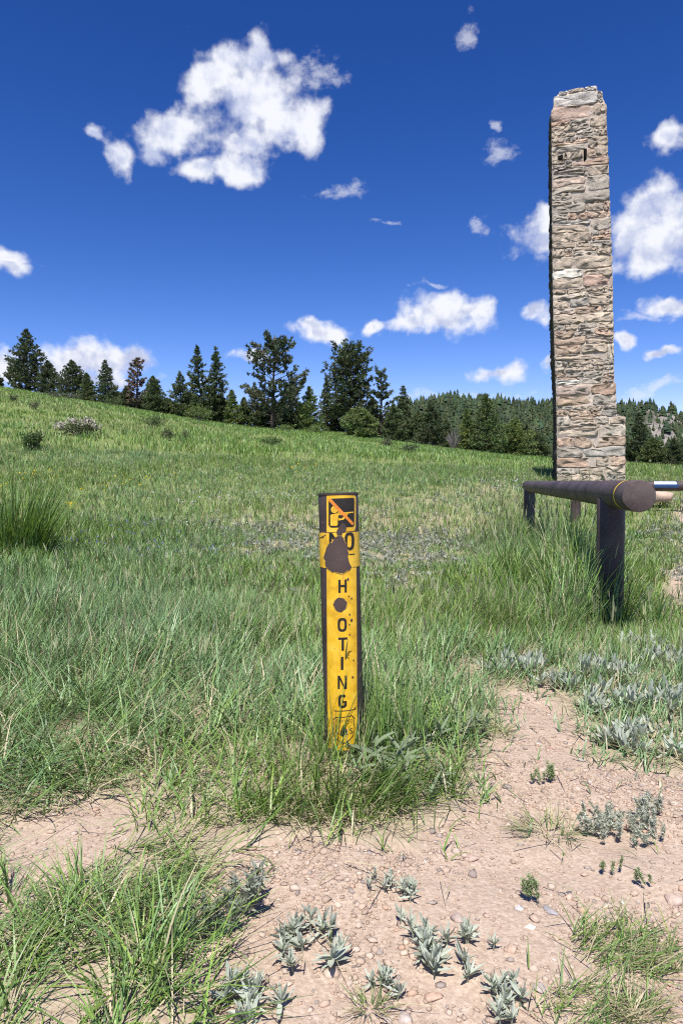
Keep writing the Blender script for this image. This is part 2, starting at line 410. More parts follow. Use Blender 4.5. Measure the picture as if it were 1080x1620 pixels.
def build_hill():
    tt = np.linspace(-.15, .9, 240); ys = np.concatenate([np.linspace(130, 350, 90), np.linspace(360, 480, 8)])
    Y = np.repeat(ys[:, None], len(tt), 1); X = tt[None, :] * Y; Z = hill_z(X, Y)
    n, m = X.shape; V = np.stack([X, Y, Z], -1).reshape(-1, 3); i = (np.arange(n - 1)[:, None] * m + np.arange(m - 1)[None, :]).ravel()
    T = np.concatenate([np.stack([i, i + 1, i + m], 1), np.stack([i + 1, i + m + 1, i + m], 1)])
    mt, nt, N, L, b = newmat('hillside')
    tc = N.new('ShaderNodeTexCoord'); P = tc.outputs['Object']
    n1 = nnode(N, L, P, .05, 6, .65); n2 = nnode(N, L, P, .5, 7, .7)
    r1 = ramp(N, L, n1.outputs['Fac'], [(.42, (.035, .05, .023)), (.56, (.065, .07, .038)), (.66, (.15, .135, .11))])
    r2 = ramp(N, L, n2.outputs['Fac'], [(.35, (.13, .11, .10)), (.5, (.27, .24, .215)), (.68, (.40, .36, .33))])
    a = N.new('ShaderNodeAttribute'); a.attribute_name = 'col'
    mx = mixc(N, L, a.outputs['Fac'], r1.outputs[0], r2.outputs[0])
    L.new(mx, b.inputs['Base Color']); b.inputs['Roughness'].default_value = 1; b.inputs['Specular IOR Level'].default_value = .1
    bump(N, L, n2.outputs['Fac'], 1.0, 1.6, b)
    t = X / Y; rk = np.clip((t - .41) / .03, 0, 1) * np.clip(.5 + 2.2 * (fbm(X * .05, Y * .05, 77, 3) - .35), 0, 1)
    rk = np.maximum(rk, .9 * (fbm(X * .035, Y * .06, 79, 4) > .62))
    h = add('hill', mesh_np('hill', V, T, np.stack([rk.ravel()] * 3, 1), False), mt); h['kind'] = 'structure'
    # conifer forest on it: jagged little trees, too many and far to count
    A = Acc(); r = np.random.default_rng(12)
    N0 = 11000; th = r.uniform(-.05, .75, N0); yy = 330 - 175 * r.random(N0) ** 1.2
    xx = th * yy; zz = hill_z(xx, yy); dn = fbm(xx * .03, yy * .045, 55, 3)
    rockm = np.clip((th - .41) / .03, 0, 1)
    keep = (r.random(N0) < np.where(rockm > .5, .24, np.clip(.5 + 2.6 * (dn - .35), .25, 1))) | ((yy > 322) & (r.random(N0) < .75))
    for x, y, z in zip(xx[keep], yy[keep], zz[keep]):
        H = r.choice([r.uniform(2.0, 4.2), r.uniform(3.5, 6.2)], p=[.7, .3]); R = H * r.uniform(.2, .40); cc = np.array([.036, .055, .029]) * r.uniform(.7, 1.6) * np.array([r.uniform(.9, 1.25), 1, r.uniform(.8, 1.1)])
        lay = 4; nn = 6
        for k in range(lay):
            z0 = H * (.08 + .8 * k / lay); z1 = min(H, z0 + H * .42); rr = R * (1 - k / lay * .8); a0 = r.uniform(0, 6.3)
            ang = a0 + np.arange(nn) * 2 * math.pi / nn; rad = rr * r.uniform(.55, 1.25, nn)
            ring = np.stack([x + rad * np.cos(ang), y + rad * np.sin(ang), z + z0 + r.uniform(-.12, .12, nn) * H * .6], 1)
            V = np.vstack([ring, [[x + r.uniform(-.1, .1), y, z + z1]]]); T = [(j, (j + 1) % nn, nn) for j in range(nn)]
            A.put(V, T, cc * r.uniform(.8, 1.2))
    f = add('hill_forest', A.mesh('hill_forest'), leaf_mat('far_needles', trans=.1, rough=.8, spec=.1))
    tag(f, 'dark conifer forest covering the far hill behind the stone chimney', 'forest', None, 'stuff')
build_hill()

# ------------------------------------------------------------------ stone chimney
CH_A = math.radians(14.5); CH_D = 15.7
ch_n = Vector((-math.sin(CH_A), -math.cos(CH_A), 0)); ch_r = Vector((math.cos(CH_A), -math.sin(CH_A), 0))
ch_o = at(934, 757, CH_D); CH_ZB = ch_o.z
def ch_uv(x, y):
    r = ray(x, y); c = Vector((0, 0, EYE)); k = (ch_o - c).dot(ch_n) / r.dot(ch_n); p = c + r * k
    return (p - ch_o).dot(ch_r), p.z - CH_ZB
_L = [ch_uv(*p) for p in [(881, 790), (880, 757), (879.5, 635), (876, 560), (874, 490), (872.5, 380), (871.5, 200), (871, 181), (874, 165), (880, 150), (886, 146), (893, 143)]]
_R = [ch_uv(*p) for p in [(990, 790), (989, 757), (989, 658.2), (975.5, 657.6), (974.5, 614), (971.5, 610), (970, 500), (968, 400), (965, 330), (962, 250), (959.5, 200), (959, 168), (956, 157), (950, 147), (944, 143)]]
CH_H = _L[-1][1]
def uL(v): return float(np.interp(v, [q[1] for q in _L], [q[0] for q in _L]))
def uR(v): return float(np.interp(v, [q[1] for q in _R], [q[0] for q in _R]))
STEP_V = ch_uv(980, 658)[1]

def stone_np(poly, r, back=.16, puff=.03):
    """one rough-faced stone from its outline; local x right, y up, z out of the wall"""
    P = np.array(poly); n = len(P); c = P.mean(0); size = min(np.ptp(P[:, 0]), np.ptp(P[:, 1]))
    rings = []; tilt = r.uniform(-.06, .06, 2)
    for sc, h in ((1.0, -back), (1.0, -.006), (1 - .012 / max(size, .05) , .006), (.80, puff * .9), (.42, puff * 1.15)):
        q = c + (P - c) * sc
        if sc < 1: q = q + r.normal(0, .010 if sc > .85 else .014, q.shape) * min(1, size / .15)
        z = np.full(n, h)
        if h > -.1: z = z + r.normal(0, .004 if h < 0 else .008, n) + (q - c) @ tilt * (1 if h > 0 else .5)
        rings.append(np.column_stack([q, z]))
    V = np.vstack(rings + [[[c[0], c[1], puff * 1.1 + r.normal(0, .01)]]]); T = []
    for k in range(len(rings) - 1):
        for i in range(n):
            a = k * n + i; b = k * n + (i + 1) % n; T += [(a, b, a + n), (b, b + n, a + n)]
    o = (len(rings) - 1) * n
    T += [(o + i, o + (i + 1) % n, len(V) - 1) for i in range(n)]
    return V, np.array(T)
def masonry(wl, wr, v0, v1, r, seed, breaks=()):
    """irregular coursed rubble: list of outlines (u, v)"""
    cells = []; v = v0; bl = sorted(list(breaks) + [v1])
    while v < v1 - .02:
        h = float(r.choice([.11, .15, .19, .23, .27, .33], p=[.10, .17, .23, .22, .17, .11]))
        nb = [b for b in bl if b > v + .01][0]
        if nb - (v + h) < .08: h = nb - v
        a, b = wl(v + h * .5), wr(v + h * .5); cuts = [a]
        while True:
            w = h * r.uniform(1.1, 3.6) + .06
            if cuts[-1] + w > b - .14: break
            cuts.append(cuts[-1] + w)
        if b - cuts[-1] < .12 and len(cuts) > 1: cuts.pop()
        cuts.append(b)
        for i in range(len(cuts) - 1):
            x0, x1 = cuts[i], cuts[i + 1]; q = r.random()
            if h > .17 and q < .26 and x1 - x0 > .2:
                k = v + h * r.uniform(.35, .65)
                m = (x0 + x1) / 2 + r.uniform(-.08, .08) if r.random() < .4 and x1 - x0 > .4 else None
                cells.append((x0, x1, v, k))
                cells += [(x0, m, k, v + h), (m, x1, k, v + h)] if m else [(x0, x1, k, v + h)]
            elif h > .15 and q < .36 and x1 - x0 > .35:
                m = x1 - r.uniform(.1, .18); k = v + h * r.uniform(.4, .6)
                cells += [(x0, m, v, v + h), (m, x1, v, k), (m, x1, k, v + h)]
            else: cells.append((x0, x1, v, v + h))
        v += h
    def warp(u, w):
        wm = float(np.mean(w)); e = np.clip(np.minimum(u - wl(wm), wr(wm) - u) / .12, 0.0, 1)
        return u + (fbm(u * 2.6, w * 3.1, seed, 2) - .5) * .08 * e, w + (fbm(u * 1.9, w * 2.7, seed + 50, 3) - .5) * .11
    out = []
    for (x0, x1, y0, y1) in cells:
        g = .005; x0 += g; x1 -= g; y0 += g; y1 -= g; ch = min(x1 - x0, y1 - y0) * r.uniform(.08, .26, 4)
        m = lambda: r.uniform(.35, .65)
        pts = [(x0 + ch[0], y0), (x0 + (x1 - x0) * m() * .8 + .05 * (x1 - x0), y0), (x0 + (x1 - x0) * .7, y0), (x1 - ch[1], y0), (x1, y0 + ch[1]), (x1, y0 + (y1 - y0) * m()), (x1, y1 - ch[2]), (x1 - ch[2], y1),
               (x0 + (x1 - x0) * .62, y1), (x0 + (x1 - x0) * .3, y1), (x0 + ch[3], y1), (x0, y1 - ch[3]), (x0, y0 + (y1 - y0) * m()), (x0, y0 + ch[0])]
        uu, ww = warp(*np.array(pts).T); out.append(np.stack([uu + r.normal(0, .004, len(uu)), ww + r.normal(0, .005, len(uu))], 1))
    return out
def stone_mat(name, objcol=True):
    m, nt, N, L, b = newmat(name)
    tc = N.new('ShaderNodeTexCoord'); ge = N.new('ShaderNodeNewGeometry'); P = ge.outputs['Position']
    if objcol:
        a = N.new('ShaderNodeObjectInfo'); c = a.outputs['Color']
    else:
        a = N.new('ShaderNodeAttribute'); a.attribute_name = 'col'; c = a.outputs['Color']
    n1 = nnode(N, L, P, 11, 8, .72); n2 = nnode(N, L, P, 42, 6, .7)
    mp = N.new('ShaderNodeMapping'); mp.inputs['Scale'].default_value = (4, 4, 9); L.new(P, mp.inputs[0]); n3 = nnode(N, L, mp.outputs[0], 1.6, 6, .65)
    d = mixc(N, L, ramp(N, L, n1.outputs['Fac'], [(.38, (0, 0, 0)), (.62, (1, 1, 1))]).outputs[0], mixc(N, L, 1.0, c, (.72, .70, .68), 'MULTIPLY'), c)
    d = mixc(N, L, ramp(N, L, n3.outputs['Fac'], [(.52, (0, 0, 0)), (.7, (.6, .6, .6))]).outputs[0], d, mixc(N, L, 1.0, c, (1.3, 1.26, 1.2), 'MULTIPLY'))
    d = mixc(N, L, ramp(N, L, n2.outputs['Fac'], [(.56, (0, 0, 0)), (.76, (.4, .4, .4))]).outputs[0], d, (.17, .145, .125))
    L.new(d, b.inputs['Base Color']); b.inputs['Roughness'].default_value = .92; b.inputs['Specular IOR Level'].default_value = .2
    p = bump(N, L, n3.outputs['Fac'], .35, .03, b); p = bump(N, L, n1.outputs['Fac'], .9, .04, b, p); bump(N, L, n2.outputs['Fac'], .6, .012, b, p)
    return m
def build_chimney():
    r = np.random.default_rng(19)
    base = Vector((ch_o.x, ch_o.y, CH_ZB - .25))
    root = empty('stone_chimney', base, 'tall freestanding rubble stone chimney rising behind the brown pipe barrier', 'chimney')
    M = Matrix((( ch_r.x, 0, ch_n.x, 0), (ch_r.y, 0, ch_n.y, 0), (0, 1, 0, .25), (0, 0, 0, 1)))   # local (u, v, out) -> root space
    M3 = np.array(M)[:3, :3]; off = np.array([0, 0, .25])
    m_stone = stone_mat('granite_rubble'); m_side = stone_mat('granite_rubble_sides', False)
    m_mort = plain('lime_mortar', (.44, .37, .30), .95, .1, 9, .3, .8, .02)
    DEP = lambda v: float(np.interp(v, [0, STEP_V, CH_H], [1.75, 1.6, 1.25]))
    # mortar core
    vs = np.array(sorted(set([-.25, 0, 1, STEP_V - .02, STEP_V + .01, 2.5, 4, 5.5, 7, CH_H - .6, CH_H - .4, CH_H - .2, CH_H - .08, CH_H - .03])))
    V = []; T = []
    for v in vs:
        a, b, d = uL(v) + .012, uR(v) - .012, DEP(v)
        V += [(a, v, -.007), (b, v, -.007), (b, v, -d), (a, v, -d)]
    for k in range(len(vs) - 1):
        for i in range(4):
            p = k * 4 + i; q = k * 4 + (i + 1) % 4; T += [(p, q, p + 4), (q, q + 4, p + 4)]
    o = (len(vs) - 1) * 4; T += [(o, o + 1, o + 2), (o, o + 2, o + 3)]
    V = np.array(V) @ M3.T + off
    add('mortar_core', mesh_np('mortar_core', V, np.array(T)), m_mort, root)
    pal = [((.55, .475, .40), 5), ((.50, .46, .415), 5), ((.60, .52, .44), 4), ((.43, .41, .385), 2.5), ((.57, .45, .365), 2.5), ((.58, .44, .36), 1.0), ((.64, .58, .51), 1.0), ((.55, .41, .33), .4)]
    pc = np.array([p[0] for p in pal]); pw = np.array([p[1] for p in pal]); pw = pw / pw.sum()
    special = [((880, 440), (0.85, 0.84, 0.78)), ((963, 436), (0.78, 0.71, 0.63)), ((885, 605), (0.85, 0.85, 0.80)), ((930, 440), (0.68, 0.41, 0.31)), ((945, 440), (0.68, 0.42, 0.32)), ((893, 354), (0.76, 0.71, 0.64)), ((905, 176), (0.64, 0.42, 0.32)),
               ((918, 156), (0.71, 0.68, 0.66)), ((943, 160), (0.76, 0.70, 0.63)), ((955, 330), (0.65, 0.45, 0.34)), ((957, 360), (0.64, 0.44, 0.34)), ((890, 625), (0.61, 0.45, 0.38)), ((922, 630), (0.55, 0.37, 0.22)), ((893, 290), (0.61, 0.45, 0.35)),
               ((890, 500), (0.59, 0.46, 0.37)), ((905, 580), (0.64, 0.52, 0.40)), ((952, 600), (0.55, 0.41, 0.31)), ((897, 715), (0.39, 0.32, 0.26)), ((955, 712), (0.54, 0.50, 0.45)), ((900, 148), (0.78, 0.74, 0.71)), ((925, 145), (0.80, 0.77, 0.72))]
    sp = [(ch_uv(*p), c) for p, c in special]
    outl = masonry(uL, uR, -.12, CH_H, r, 3, breaks=(STEP_V,))
    holes = [(ch_uv(886, 252), .07), (ch_uv(925, 244), .075)]
    def clip(P, sgn, lim):           # keep the side of the outline with sgn * u > sgn * lim
        o = []
        for i in range(len(P)):
            p, q = P[i], P[(i + 1) % len(P)]; ip, iq = sgn * (p[0] - lim) > 0, sgn * (q[0] - lim) > 0
            if ip: o.append(p)
            if ip != iq: t = (lim - p[0]) / (q[0] - p[0]); o.append(p + (q - p) * t)
        return np.array(o)
    for (hu, hv), hs in holes:       # leave a gap between two stones where each hole is
        new = []
        for P in outl:
            if P[:, 0].min() < hu < P[:, 0].max() and P[:, 1].min() < hv < P[:, 1].max():
                new += [q for q in (clip(P, -1, hu - .045), clip(P, 1, hu + .045)) if len(q) > 3 and np.ptp(q[:, 0]) > .05]
            else: new.append(P)
        outl = new
    best = {}
    for j, ((su, sv), c) in enumerate(sp):
        k = min(range(len(outl)), key=lambda i: np.hypot(*(np.mean(outl[i], 0) - np.array((su, sv))) * np.array([1, 1.6])))
        best[k] = c
    for i, P in enumerate(outl):
        c = np.mean(P, 0)
        V, T = stone_np(np.array(P) - c, r, puff=r.uniform(.001, .015))
        V = V @ M3.T
        s = add('stone', mesh_np('stone', V, T), m_stone, root); s.location = Vector(M3 @ np.array([c[0], c[1], 0]) + off)
        col = (np.array(best[i]) * .6 + .2 if i in best else pc[r.choice(len(pc), p=pw)] * r.uniform(.82, 1.1)) * np.array([.86, .825, .745])
        s.color = (*np.clip(col, 0, 1), 1)
    hm = plain('hole_shade_black', (.01, .009, .008), 1, 0, 20, .2)
    for (hu, hv), hs in holes:          # putlog holes: black plugs fill the gaps, their inner shade painted in
        w, h = (.055, .10) if hs < .072 else (.04, .15); ang = np.linspace(0, 2 * math.pi, 11)[:-1]; q = r.uniform(.75, 1.15, 10)
        ring = np.stack([hu + w * q * np.sign(np.cos(ang)) * np.abs(np.cos(ang)) ** .6, hv + h * q * np.sign(np.sin(ang)) * np.abs(np.sin(ang)) ** .6], 1)
        Vb = np.vstack([np.column_stack([ring, np.full(10, -.1)]), np.column_stack([ring, np.full(10, .004)])]); Tb = [(10, 10 + k, 11 + k) for k in range(1, 9)]
        for k in range(10): n_ = (k + 1) % 10; Tb += [(k, n_, 10 + k), (n_, 10 + n_, 10 + k)]
        add('putlog_hole_shade', mesh_np('putlog_hole_shade', Vb @ M3.T + off, np.array(Tb)), hm, root)
    # the other three faces and the top: same rubble, joined
    A = Acc()
    def face(wl, wr, v1, ex, ez, org, seed, v0=-.12, face_tone=1.0):
        for P in masonry(wl, wr, v0, v1, r, seed):
            c = np.mean(P, 0); V, T = stone_np(P, r, back=.1, puff=r.uniform(.005, .03))
            d = DEP(c[1])
            W = np.outer(V[:, 0], ex) + np.outer(V[:, 1], (0, 1, 0)) + np.outer(V[:, 2], ez) + np.array([org(v) for v in V[:, 1]])
            A.put(W @ M3.T + off, T, np.clip(pc[r.choice(len(pc), p=pw)] * np.array([.765, .735, .665]) * r.uniform(.85, 1.1) * face_tone, 0, 1))
    face(lambda v: -DEP(v), lambda v: -.13, CH_H - .35, (0, 0, 1), (-1, 0, 0), lambda v: (uL(v) + .01, 0, 0), 61, face_tone=.22)   # left flank, stone colours scaled much darker
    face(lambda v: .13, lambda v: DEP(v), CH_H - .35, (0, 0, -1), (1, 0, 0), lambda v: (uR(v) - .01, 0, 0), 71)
    face(lambda v: -uR(v), lambda v: -uL(v), CH_H - .05, (-1, 0, 0), (0, 0, -1), lambda v: (0, 0, -DEP(v) + .02), 81)
    for i in range(10):                # capping stones
        u = r.uniform(uL(CH_H) + .08, uR(CH_H) - .1); z = -r.uniform(.2, 1.15); s = r.uniform(.1, .2)
        V, T = stone_np([(math.cos(a) * s * r.uniform(.8, 1.2), math.sin(a) * s * .7) for a in np.linspace(0, 2 * math.pi, 9)[:-1]], r, .12, .03)
        W = np.column_stack([V[:, 0] + u, V[:, 2] + CH_H - .03, -V[:, 1] + z]); A.put(W @ M3.T + off, T, pc[r.choice(len(pc), p=pw)])
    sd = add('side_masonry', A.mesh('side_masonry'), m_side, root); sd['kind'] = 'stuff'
build_chimney()

# ------------------------------------------------------------------ painted steel
def paint_mat(name, base, rust=.5, scale=18):
    m, nt, N, L, b = newmat(name)
    tc = N.new('ShaderNodeTexCoord'); P = tc.outputs['Object']
    n1 = nnode(N, L, P, scale, 7, .65); n2 = nnode(N, L, P, scale * 6, 5, .7); n3 = nnode(N, L, P, 4, 4)
    c = mixc(N, L, ramp(N, L, n3.outputs['Fac'], [(.35, (0, 0, 0)), (.65, (1, 1, 1))]).outputs[0], tuple(x * .62 for x in base), tuple(x * 1.25 + .006 for x in base))
    c = mixc(N, L, ramp(N, L, n1.outputs['Fac'], [(.58, (0, 0, 0)), (.72, (rust, rust, rust))]).outputs[0], c, (.085, .042, .028))
    c = mixc(N, L, ramp(N, L, n2.outputs['Fac'], [(.58, (0, 0, 0)), (.74, (.6, .6, .6))]).outputs[0], c, (.20, .17, .16))
    n5 = nnode(N, L, P, 2.2, 6, .7); c = mixc(N, L, ramp(N, L, n5.outputs['Fac'], [(.55, (0, 0, 0)), (.7, (.5, .5, .5))]).outputs[0], c, (.14, .115, .105))
    L.new(c, b.inputs['Base Color']); b.inputs['Specular IOR Level'].default_value = .28
    rr = N.new('ShaderNodeMapRange'); L.new(n1.outputs['Fac'], rr.inputs[0]); rr.inputs[3].default_value = .42; rr.inputs[4].default_value = .72; L.new(rr.outputs[0], b.inputs['Roughness'])
    bump(N, L, n1.outputs['Fac'], .25, .004, b); return m
M_BROWN = paint_mat('brown_painted_steel', (.052, .036, .034), .5)
M_RAIL = paint_mat('brown_barrier_paint', (.068, .047, .043), .45, 12)
M_RUST = paint_mat('exposed_rusty_steel', (.060, .040, .036), .9, 40)
M_YEL = plain('yellow_band_paint', (.66, .42, .02), .5, .4, 40, .2, .2, .001)
M_WHITE = plain('reflective_white', (.78, .80, .82), .35, .5, 60, .06, .1, .001)
M_TAPE = plain('weathered_pale_tape', (.50, .58, .66), .4, .4, 60, .12, .1, .001)
M_BLUE = plain('blue_tape', (.015, .05, .14), .4, .5, 60, .2, .1, .001)

def cyl(p0, p1, r, n=40, bev=.006, segs=1):
    """capped round bar with softened rims"""
    p0 = Vector(p0); p1 = Vector(p1); d = (p1 - p0).normalized()
    pts = [p0, p0 + d * bev * .3, p0 + d * bev]; rad = [r - bev, r - bev * .3, r]
    for k in range(1, segs): pts.append(p0 + (p1 - p0) * k / segs); rad.append(r)
    pts += [p1 - d * bev, p1 - d * bev * .3, p1]; rad += [r, r - bev * .3, r - bev]
    return tube(pts, rad, n)
def smooth_obj(o, ang=40):
    me = o.data; me.polygons.foreach_set('use_smooth', np.ones(len(me.polygons), bool))
    try: me.set_sharp_from_angle(angle=math.radians(ang))
    except Exception: pass
    return o
def part(name, VT, mat, parent, org=Vector((0, 0, 0))):
    V, T = VT; return smooth_obj(add(name, mesh_np(name, V - np.array(org), T), mat, parent))

def build_barrier():
    near = at(1010, 785, 3.60); far = at(834, 769.2, 10.6); R = .084
    d = (far - near).normalized()
    def on(fr): return near + d * ((fr - near.y) / d.y)
    pn = on(4.25); pf = on(10.15)
    zb = tz(pn.x, pn.y); base = Vector((pn.x, pn.y, zb))
    root = empty('pipe_barrier', base, 'low brown steel pipe barrier with a yellow band near its capped end, beside the chimney', 'barrier')
    A = Acc(); nseg = 24
    rail = part('rail', cyl(near + d * .012, far, R, 44, .004, 12), M_RAIL, root, base)
    # welded end plate with a ragged bead
    r = np.random.default_rng(4); n = 40; a = d.cross(Vector((0, 0, 1))).normalized(); b = a.cross(d); V = []; T = []
    for k, (off, rr) in enumerate(((.02, .080), (.006, .0855), (-.002, .0825), (-.003, .078))):
        for i in range(n):
            w = 2 * math.pi * i / n; q = rr + (r.normal(0, .0011) if k in (1, 2) else 0)
            V.append(near + d * off + (a * math.cos(w) + b * math.sin(w)) * q)
    V.append(near - d * .003)
    for k in range(3):
        for i in range(n):
            p = k * n + i; q = k * n + (i + 1) % n; T += [(p, q, p + n), (q, q + n, p + n)]
    T += [(3 * n + i, 3 * n + (i + 1) % n, 4 * n) for i in range(n)]
    part('end_cap', (np.array([tuple(v) for v in V]), np.array(T)), M_RAIL, rail, base)
    # painted band
    q0 = near + d * .205; V, T = tube([q0, q0 + d * .03], [R + .0008] * 2, 44, False); part('yellow_band', (V, T), M_YEL, rail, base)
    lft = Vector((-d.y, d.x, 0)) * .012
    for p in (pn, pf):
        g = tz(p.x, p.y)
        part('post', cyl(Vector((p.x, p.y, g - .15)) + lft, Vector((p.x, p.y, p.z - .03)) + lft, .083, 36, .004, 4), M_RAIL, root, base)
    # lone post behind the rail
    p = at(910, 800, 11.0); g = tz(p.x, p.y)
    bo = part('bollard', cyl(Vector((p.x, p.y, g - .1)), Vector((p.x, p.y, .72)), .08, 32, .006, 3), M_RAIL, None)
    bo.location = (0, 0, 0); tag(bo, 'brown steel post standing in grass behind the pipe barrier rail', 'bollard')
    # second barrier, entering at the right edge
    a0 = at(985, 768.5, 11.6); a1 = at(1240, 769, 11.2); dd = (a1 - a0).normalized()
    g = tz(a1.x, a1.y); rb = Vector((a1.x, a1.y, g))
    rt = empty('gate_arm', rb, 'far brown horizontal pipe with white and blue tape, cut off by the right edge', 'barrier')
    arm = part('arm', cyl(a0, a1, .085, 32, .006, 4), M_RAIL, rt, rb)
    part('post', cyl((a1.x - .3, a1.y, g - .1), (a1.x - .3, a1.y, a1.z - .03), .085, 28, .006, 2), M_RAIL, rt, rb)
    def tape(x0, x1, lo, hi, mat, nm, rr):
        s0 = at(x0, 768.5, 11.6); k0 = a0 + dd * (s0 - a0).dot(dd); s1 = at(x1, 768.5, 11.6); k1 = a0 + dd * (s1 - a0).dot(dd)
        V = []; T = []; side = dd.cross(Vector((0, 0, 1))).normalized(); m = 8
        if side.y > 0: side = -side
        for i in range(m + 1):
            w = math.radians(lo + (hi - lo) * i / m); off = side * math.cos(w) * rr + Vector((0, 0, 1)) * math.sin(w) * rr
            V += [k0 + off, k1 + off]
        for i in range(m): T += [(2*i, 2*i+1, 2*i+2), (2*i+1, 2*i+3, 2*i+2)]
        part(nm, (np.array([tuple(v) for v in V]), np.array(T)), mat, arm, rb)
    tape(1030, 1063, 18, 58, M_TAPE, 'white_tape', .0862); tape(1030, 1066, -25, 18, M_BLUE, 'blue_tape', .0862)
    k0 = a0 + dd * (at(1074, 768.5, 11.6) - a0).dot(dd)
    part('white_sleeve', cyl(k0, k0 + dd * .35, .094, 32, .02), M_WHITE, arm, rb)
build_barrier()
# ------------------------------------------------------------------ marker post with its worn stickers
def build_sign():
    R = .0570
    b0 = ground_at(545.5, 1192); D = b0.y * CP - (b0.z - EYE) * SP
    top = at(534.6, 780.5, D - .015)
    base = Vector((b0.x, b0.y, b0.z))
    ax = (top - base).normalized()
    root = empty('marker_post', base, 'dark brown steel post with peeling yellow no shooting stickers, standing in grass', 'post')
    pipe = part('pipe', cyl(base - ax * .12, top, R, 56, .0035, 10), M_BROWN, root, base)
    # thin worn lip round the top
    V, T = tube([top - ax * .006, top - ax * .004, top + ax * .0015, top + ax * .002], [R + .0006, R + .0018, R + .0012, R - .004], 56, False)
    part('rim', (V, T), M_RUST, pipe, base)
    side = ax.cross(Vector((0, 1, 0))).normalized()
    if side.x < 0: side = -side
    fr = side.cross(ax).normalized()
    if fr.y > 0: fr = -fr
    H = (top - base).length; PXR = 31.4
    def cen(y): return 534.6 + (y - 780.5) * (545.5 - 534.6) / (1192 - 780.5)
    def wrap(polys, mat, name, layer, parent=root, step=2.0, raw=False):
        """polygons in the post's own unrolled chart (x across, y down) laid on the pipe"""
        bm = bmesh.new()
        for P in polys:
            vs = [bm.verts.new((x, y, 0)) for x, y in P]
            try: bm.faces.new(vs)
            except ValueError: pass
        bmesh.ops.triangulate(bm, faces=bm.faces[:])
        xs = [v.co.x for v in bm.verts]; x = math.floor(min(xs) / step) * step + step
        while x < max(xs):
            bmesh.ops.bisect_plane(bm, geom=bm.verts[:] + bm.edges[:] + bm.faces[:], plane_co=(x, 0, 0), plane_no=(1, 0, 0), dist=1e-5); x += step
        rr = R + .0004 * layer
        for v in bm.verts:
            x, y = v.co.x, v.co.y
            th = x if raw else math.asin(max(-.999, min(.999, (x - cen(y)) / PXR)))
            h = H * (1 - (y - 780.5) / (1192 - 780.5)); c = ax * h + (side * math.sin(th) + fr * math.cos(th)) * rr
            v.co = c
        bmesh.ops.recalc_face_normals(bm, faces=bm.faces[:])
        me = bpy.data.meshes.new(name); bm.to_mesh(me); bm.free()
        o = add(name, me, mat, parent)
        if parent is not root: pass
        return smooth_obj(o, 60)
    def z1(p): return [(480 + x / 6.75, 760 + y / 6.75) for x, y in p]
    def z2(p): return [(480 + x / 6.75, 980 + y / 6.75) for x, y in p]
    # worn yellow vinyl
    m, nt, N, L, b = newmat('yellow_vinyl')
    tc = N.new('ShaderNodeTexCoord'); P = tc.outputs['Object']
    n1 = nnode(N, L, P, 30, 6, .6); n2 = nnode(N, L, P, 240, 4, .7); n3 = nnode(N, L, P, 75, 5, .6)
    c = ramp(N, L, n1.outputs['Fac'], [(.28, (.50, .265, .010)), (.50, (.70, .405, .012)), (.75, (.78, .50, .05))]).outputs[0]
    c = mixc(N, L, ramp(N, L, n3.outputs['Fac'], [(.66, (0, 0, 0)), (.76, (.75, .75, .75))]).outputs[0], c, (.13, .065, .03))
    c = mixc(N, L, ramp(N, L, n2.outputs['Fac'], [(.58, (0, 0, 0)), (.8, (.5, .5, .5))]).outputs[0], c, (.30, .17, .03))
    mp = N.new('ShaderNodeMapping'); mp.inputs['Scale'].default_value = (95, 95, 7); L.new(P, mp.inputs[0]); n4 = nnode(N, L, mp.outputs[0], 1.0, 5, .6)
    c = mixc(N, L, ramp(N, L, n4.outputs['Fac'], [(.54, (0, 0, 0)), (.74, (.55, .55, .55))]).outputs[0], c, (.40, .225, .035))
    c = mixc(N, L, ramp(N, L, n4.outputs['Fac'], [(.28, (.4, .4, .4)), (.40, (0, 0, 0))]).outputs[0], c, (.68, .48, .14))
    L.new(c, b.inputs['Base Color']); b.inputs['Roughness'].default_value = .42; bump(N, L, n3.outputs['Fac'], .15, .001, b); mY = m
    mK = plain('black_print', (.022, .018, .014), .5, .3, 60, .35, .1, .0005)
    mO = plain('faded_red_print', (.62, .20, .03), .5, .3, 60, .2, .1, .0005)
    rj = np.random.default_rng(5)
    def ragged(P, amp, n=4):
        out = []
        for i in range(len(P)):
            a = np.array(P[i]); c_ = np.array(P[(i + 1) % len(P)])
            for k in range(n): out.append(tuple(a + (c_ - a) * k / n + rj.normal(0, amp, 2) * (k > 0)))
        return out
    # pictogram sticker
    s1 = wrap([z1([(250, 157), (300, 153), (540, 158), (556, 175), (553, 500), (540, 535), (250, 540)])], mY, 'pictogram_sticker', 1)
    wrap([z1([(272, 192), (530, 190), (538, 205), (537, 480), (520, 492), (300, 492), (285, 485), (272, 465)])], mK, 'pictogram_panel', 2, s1)
    cx, cy = 333, 305
    fig = [z1([(cx + 36 * math.cos(a), cy + 37 * math.sin(a)) for a in np.linspace(0, 2 * math.pi, 25)[:-1]]),
           z1([(291, 365), (300, 355), (376, 342), (392, 352), (372, 372), (366, 415), (366, 462), (355, 474), (291, 470)]),
           z1([(372, 395), (405, 402), (450, 356), (470, 350), (468, 362), (425, 412), (372, 420)]),
           z1([(372, 352), (395, 338), (528, 333), (528, 345), (440, 352), (392, 366)]), z1([(366, 326), (430, 338), (430, 345), (366, 338)])]
    wrap(fig, mY, 'shooter_figure', 3, s1)
    wrap([z1([(276, 190), (300, 195), (530, 452), (522, 476), (508, 470), (272, 212)])], mO, 'red_slash', 4, s1)
    # wrap-round NO band
    ys = z1([(0, 546)])[0][1]; ye = z1([(0, 908)])[0][1]
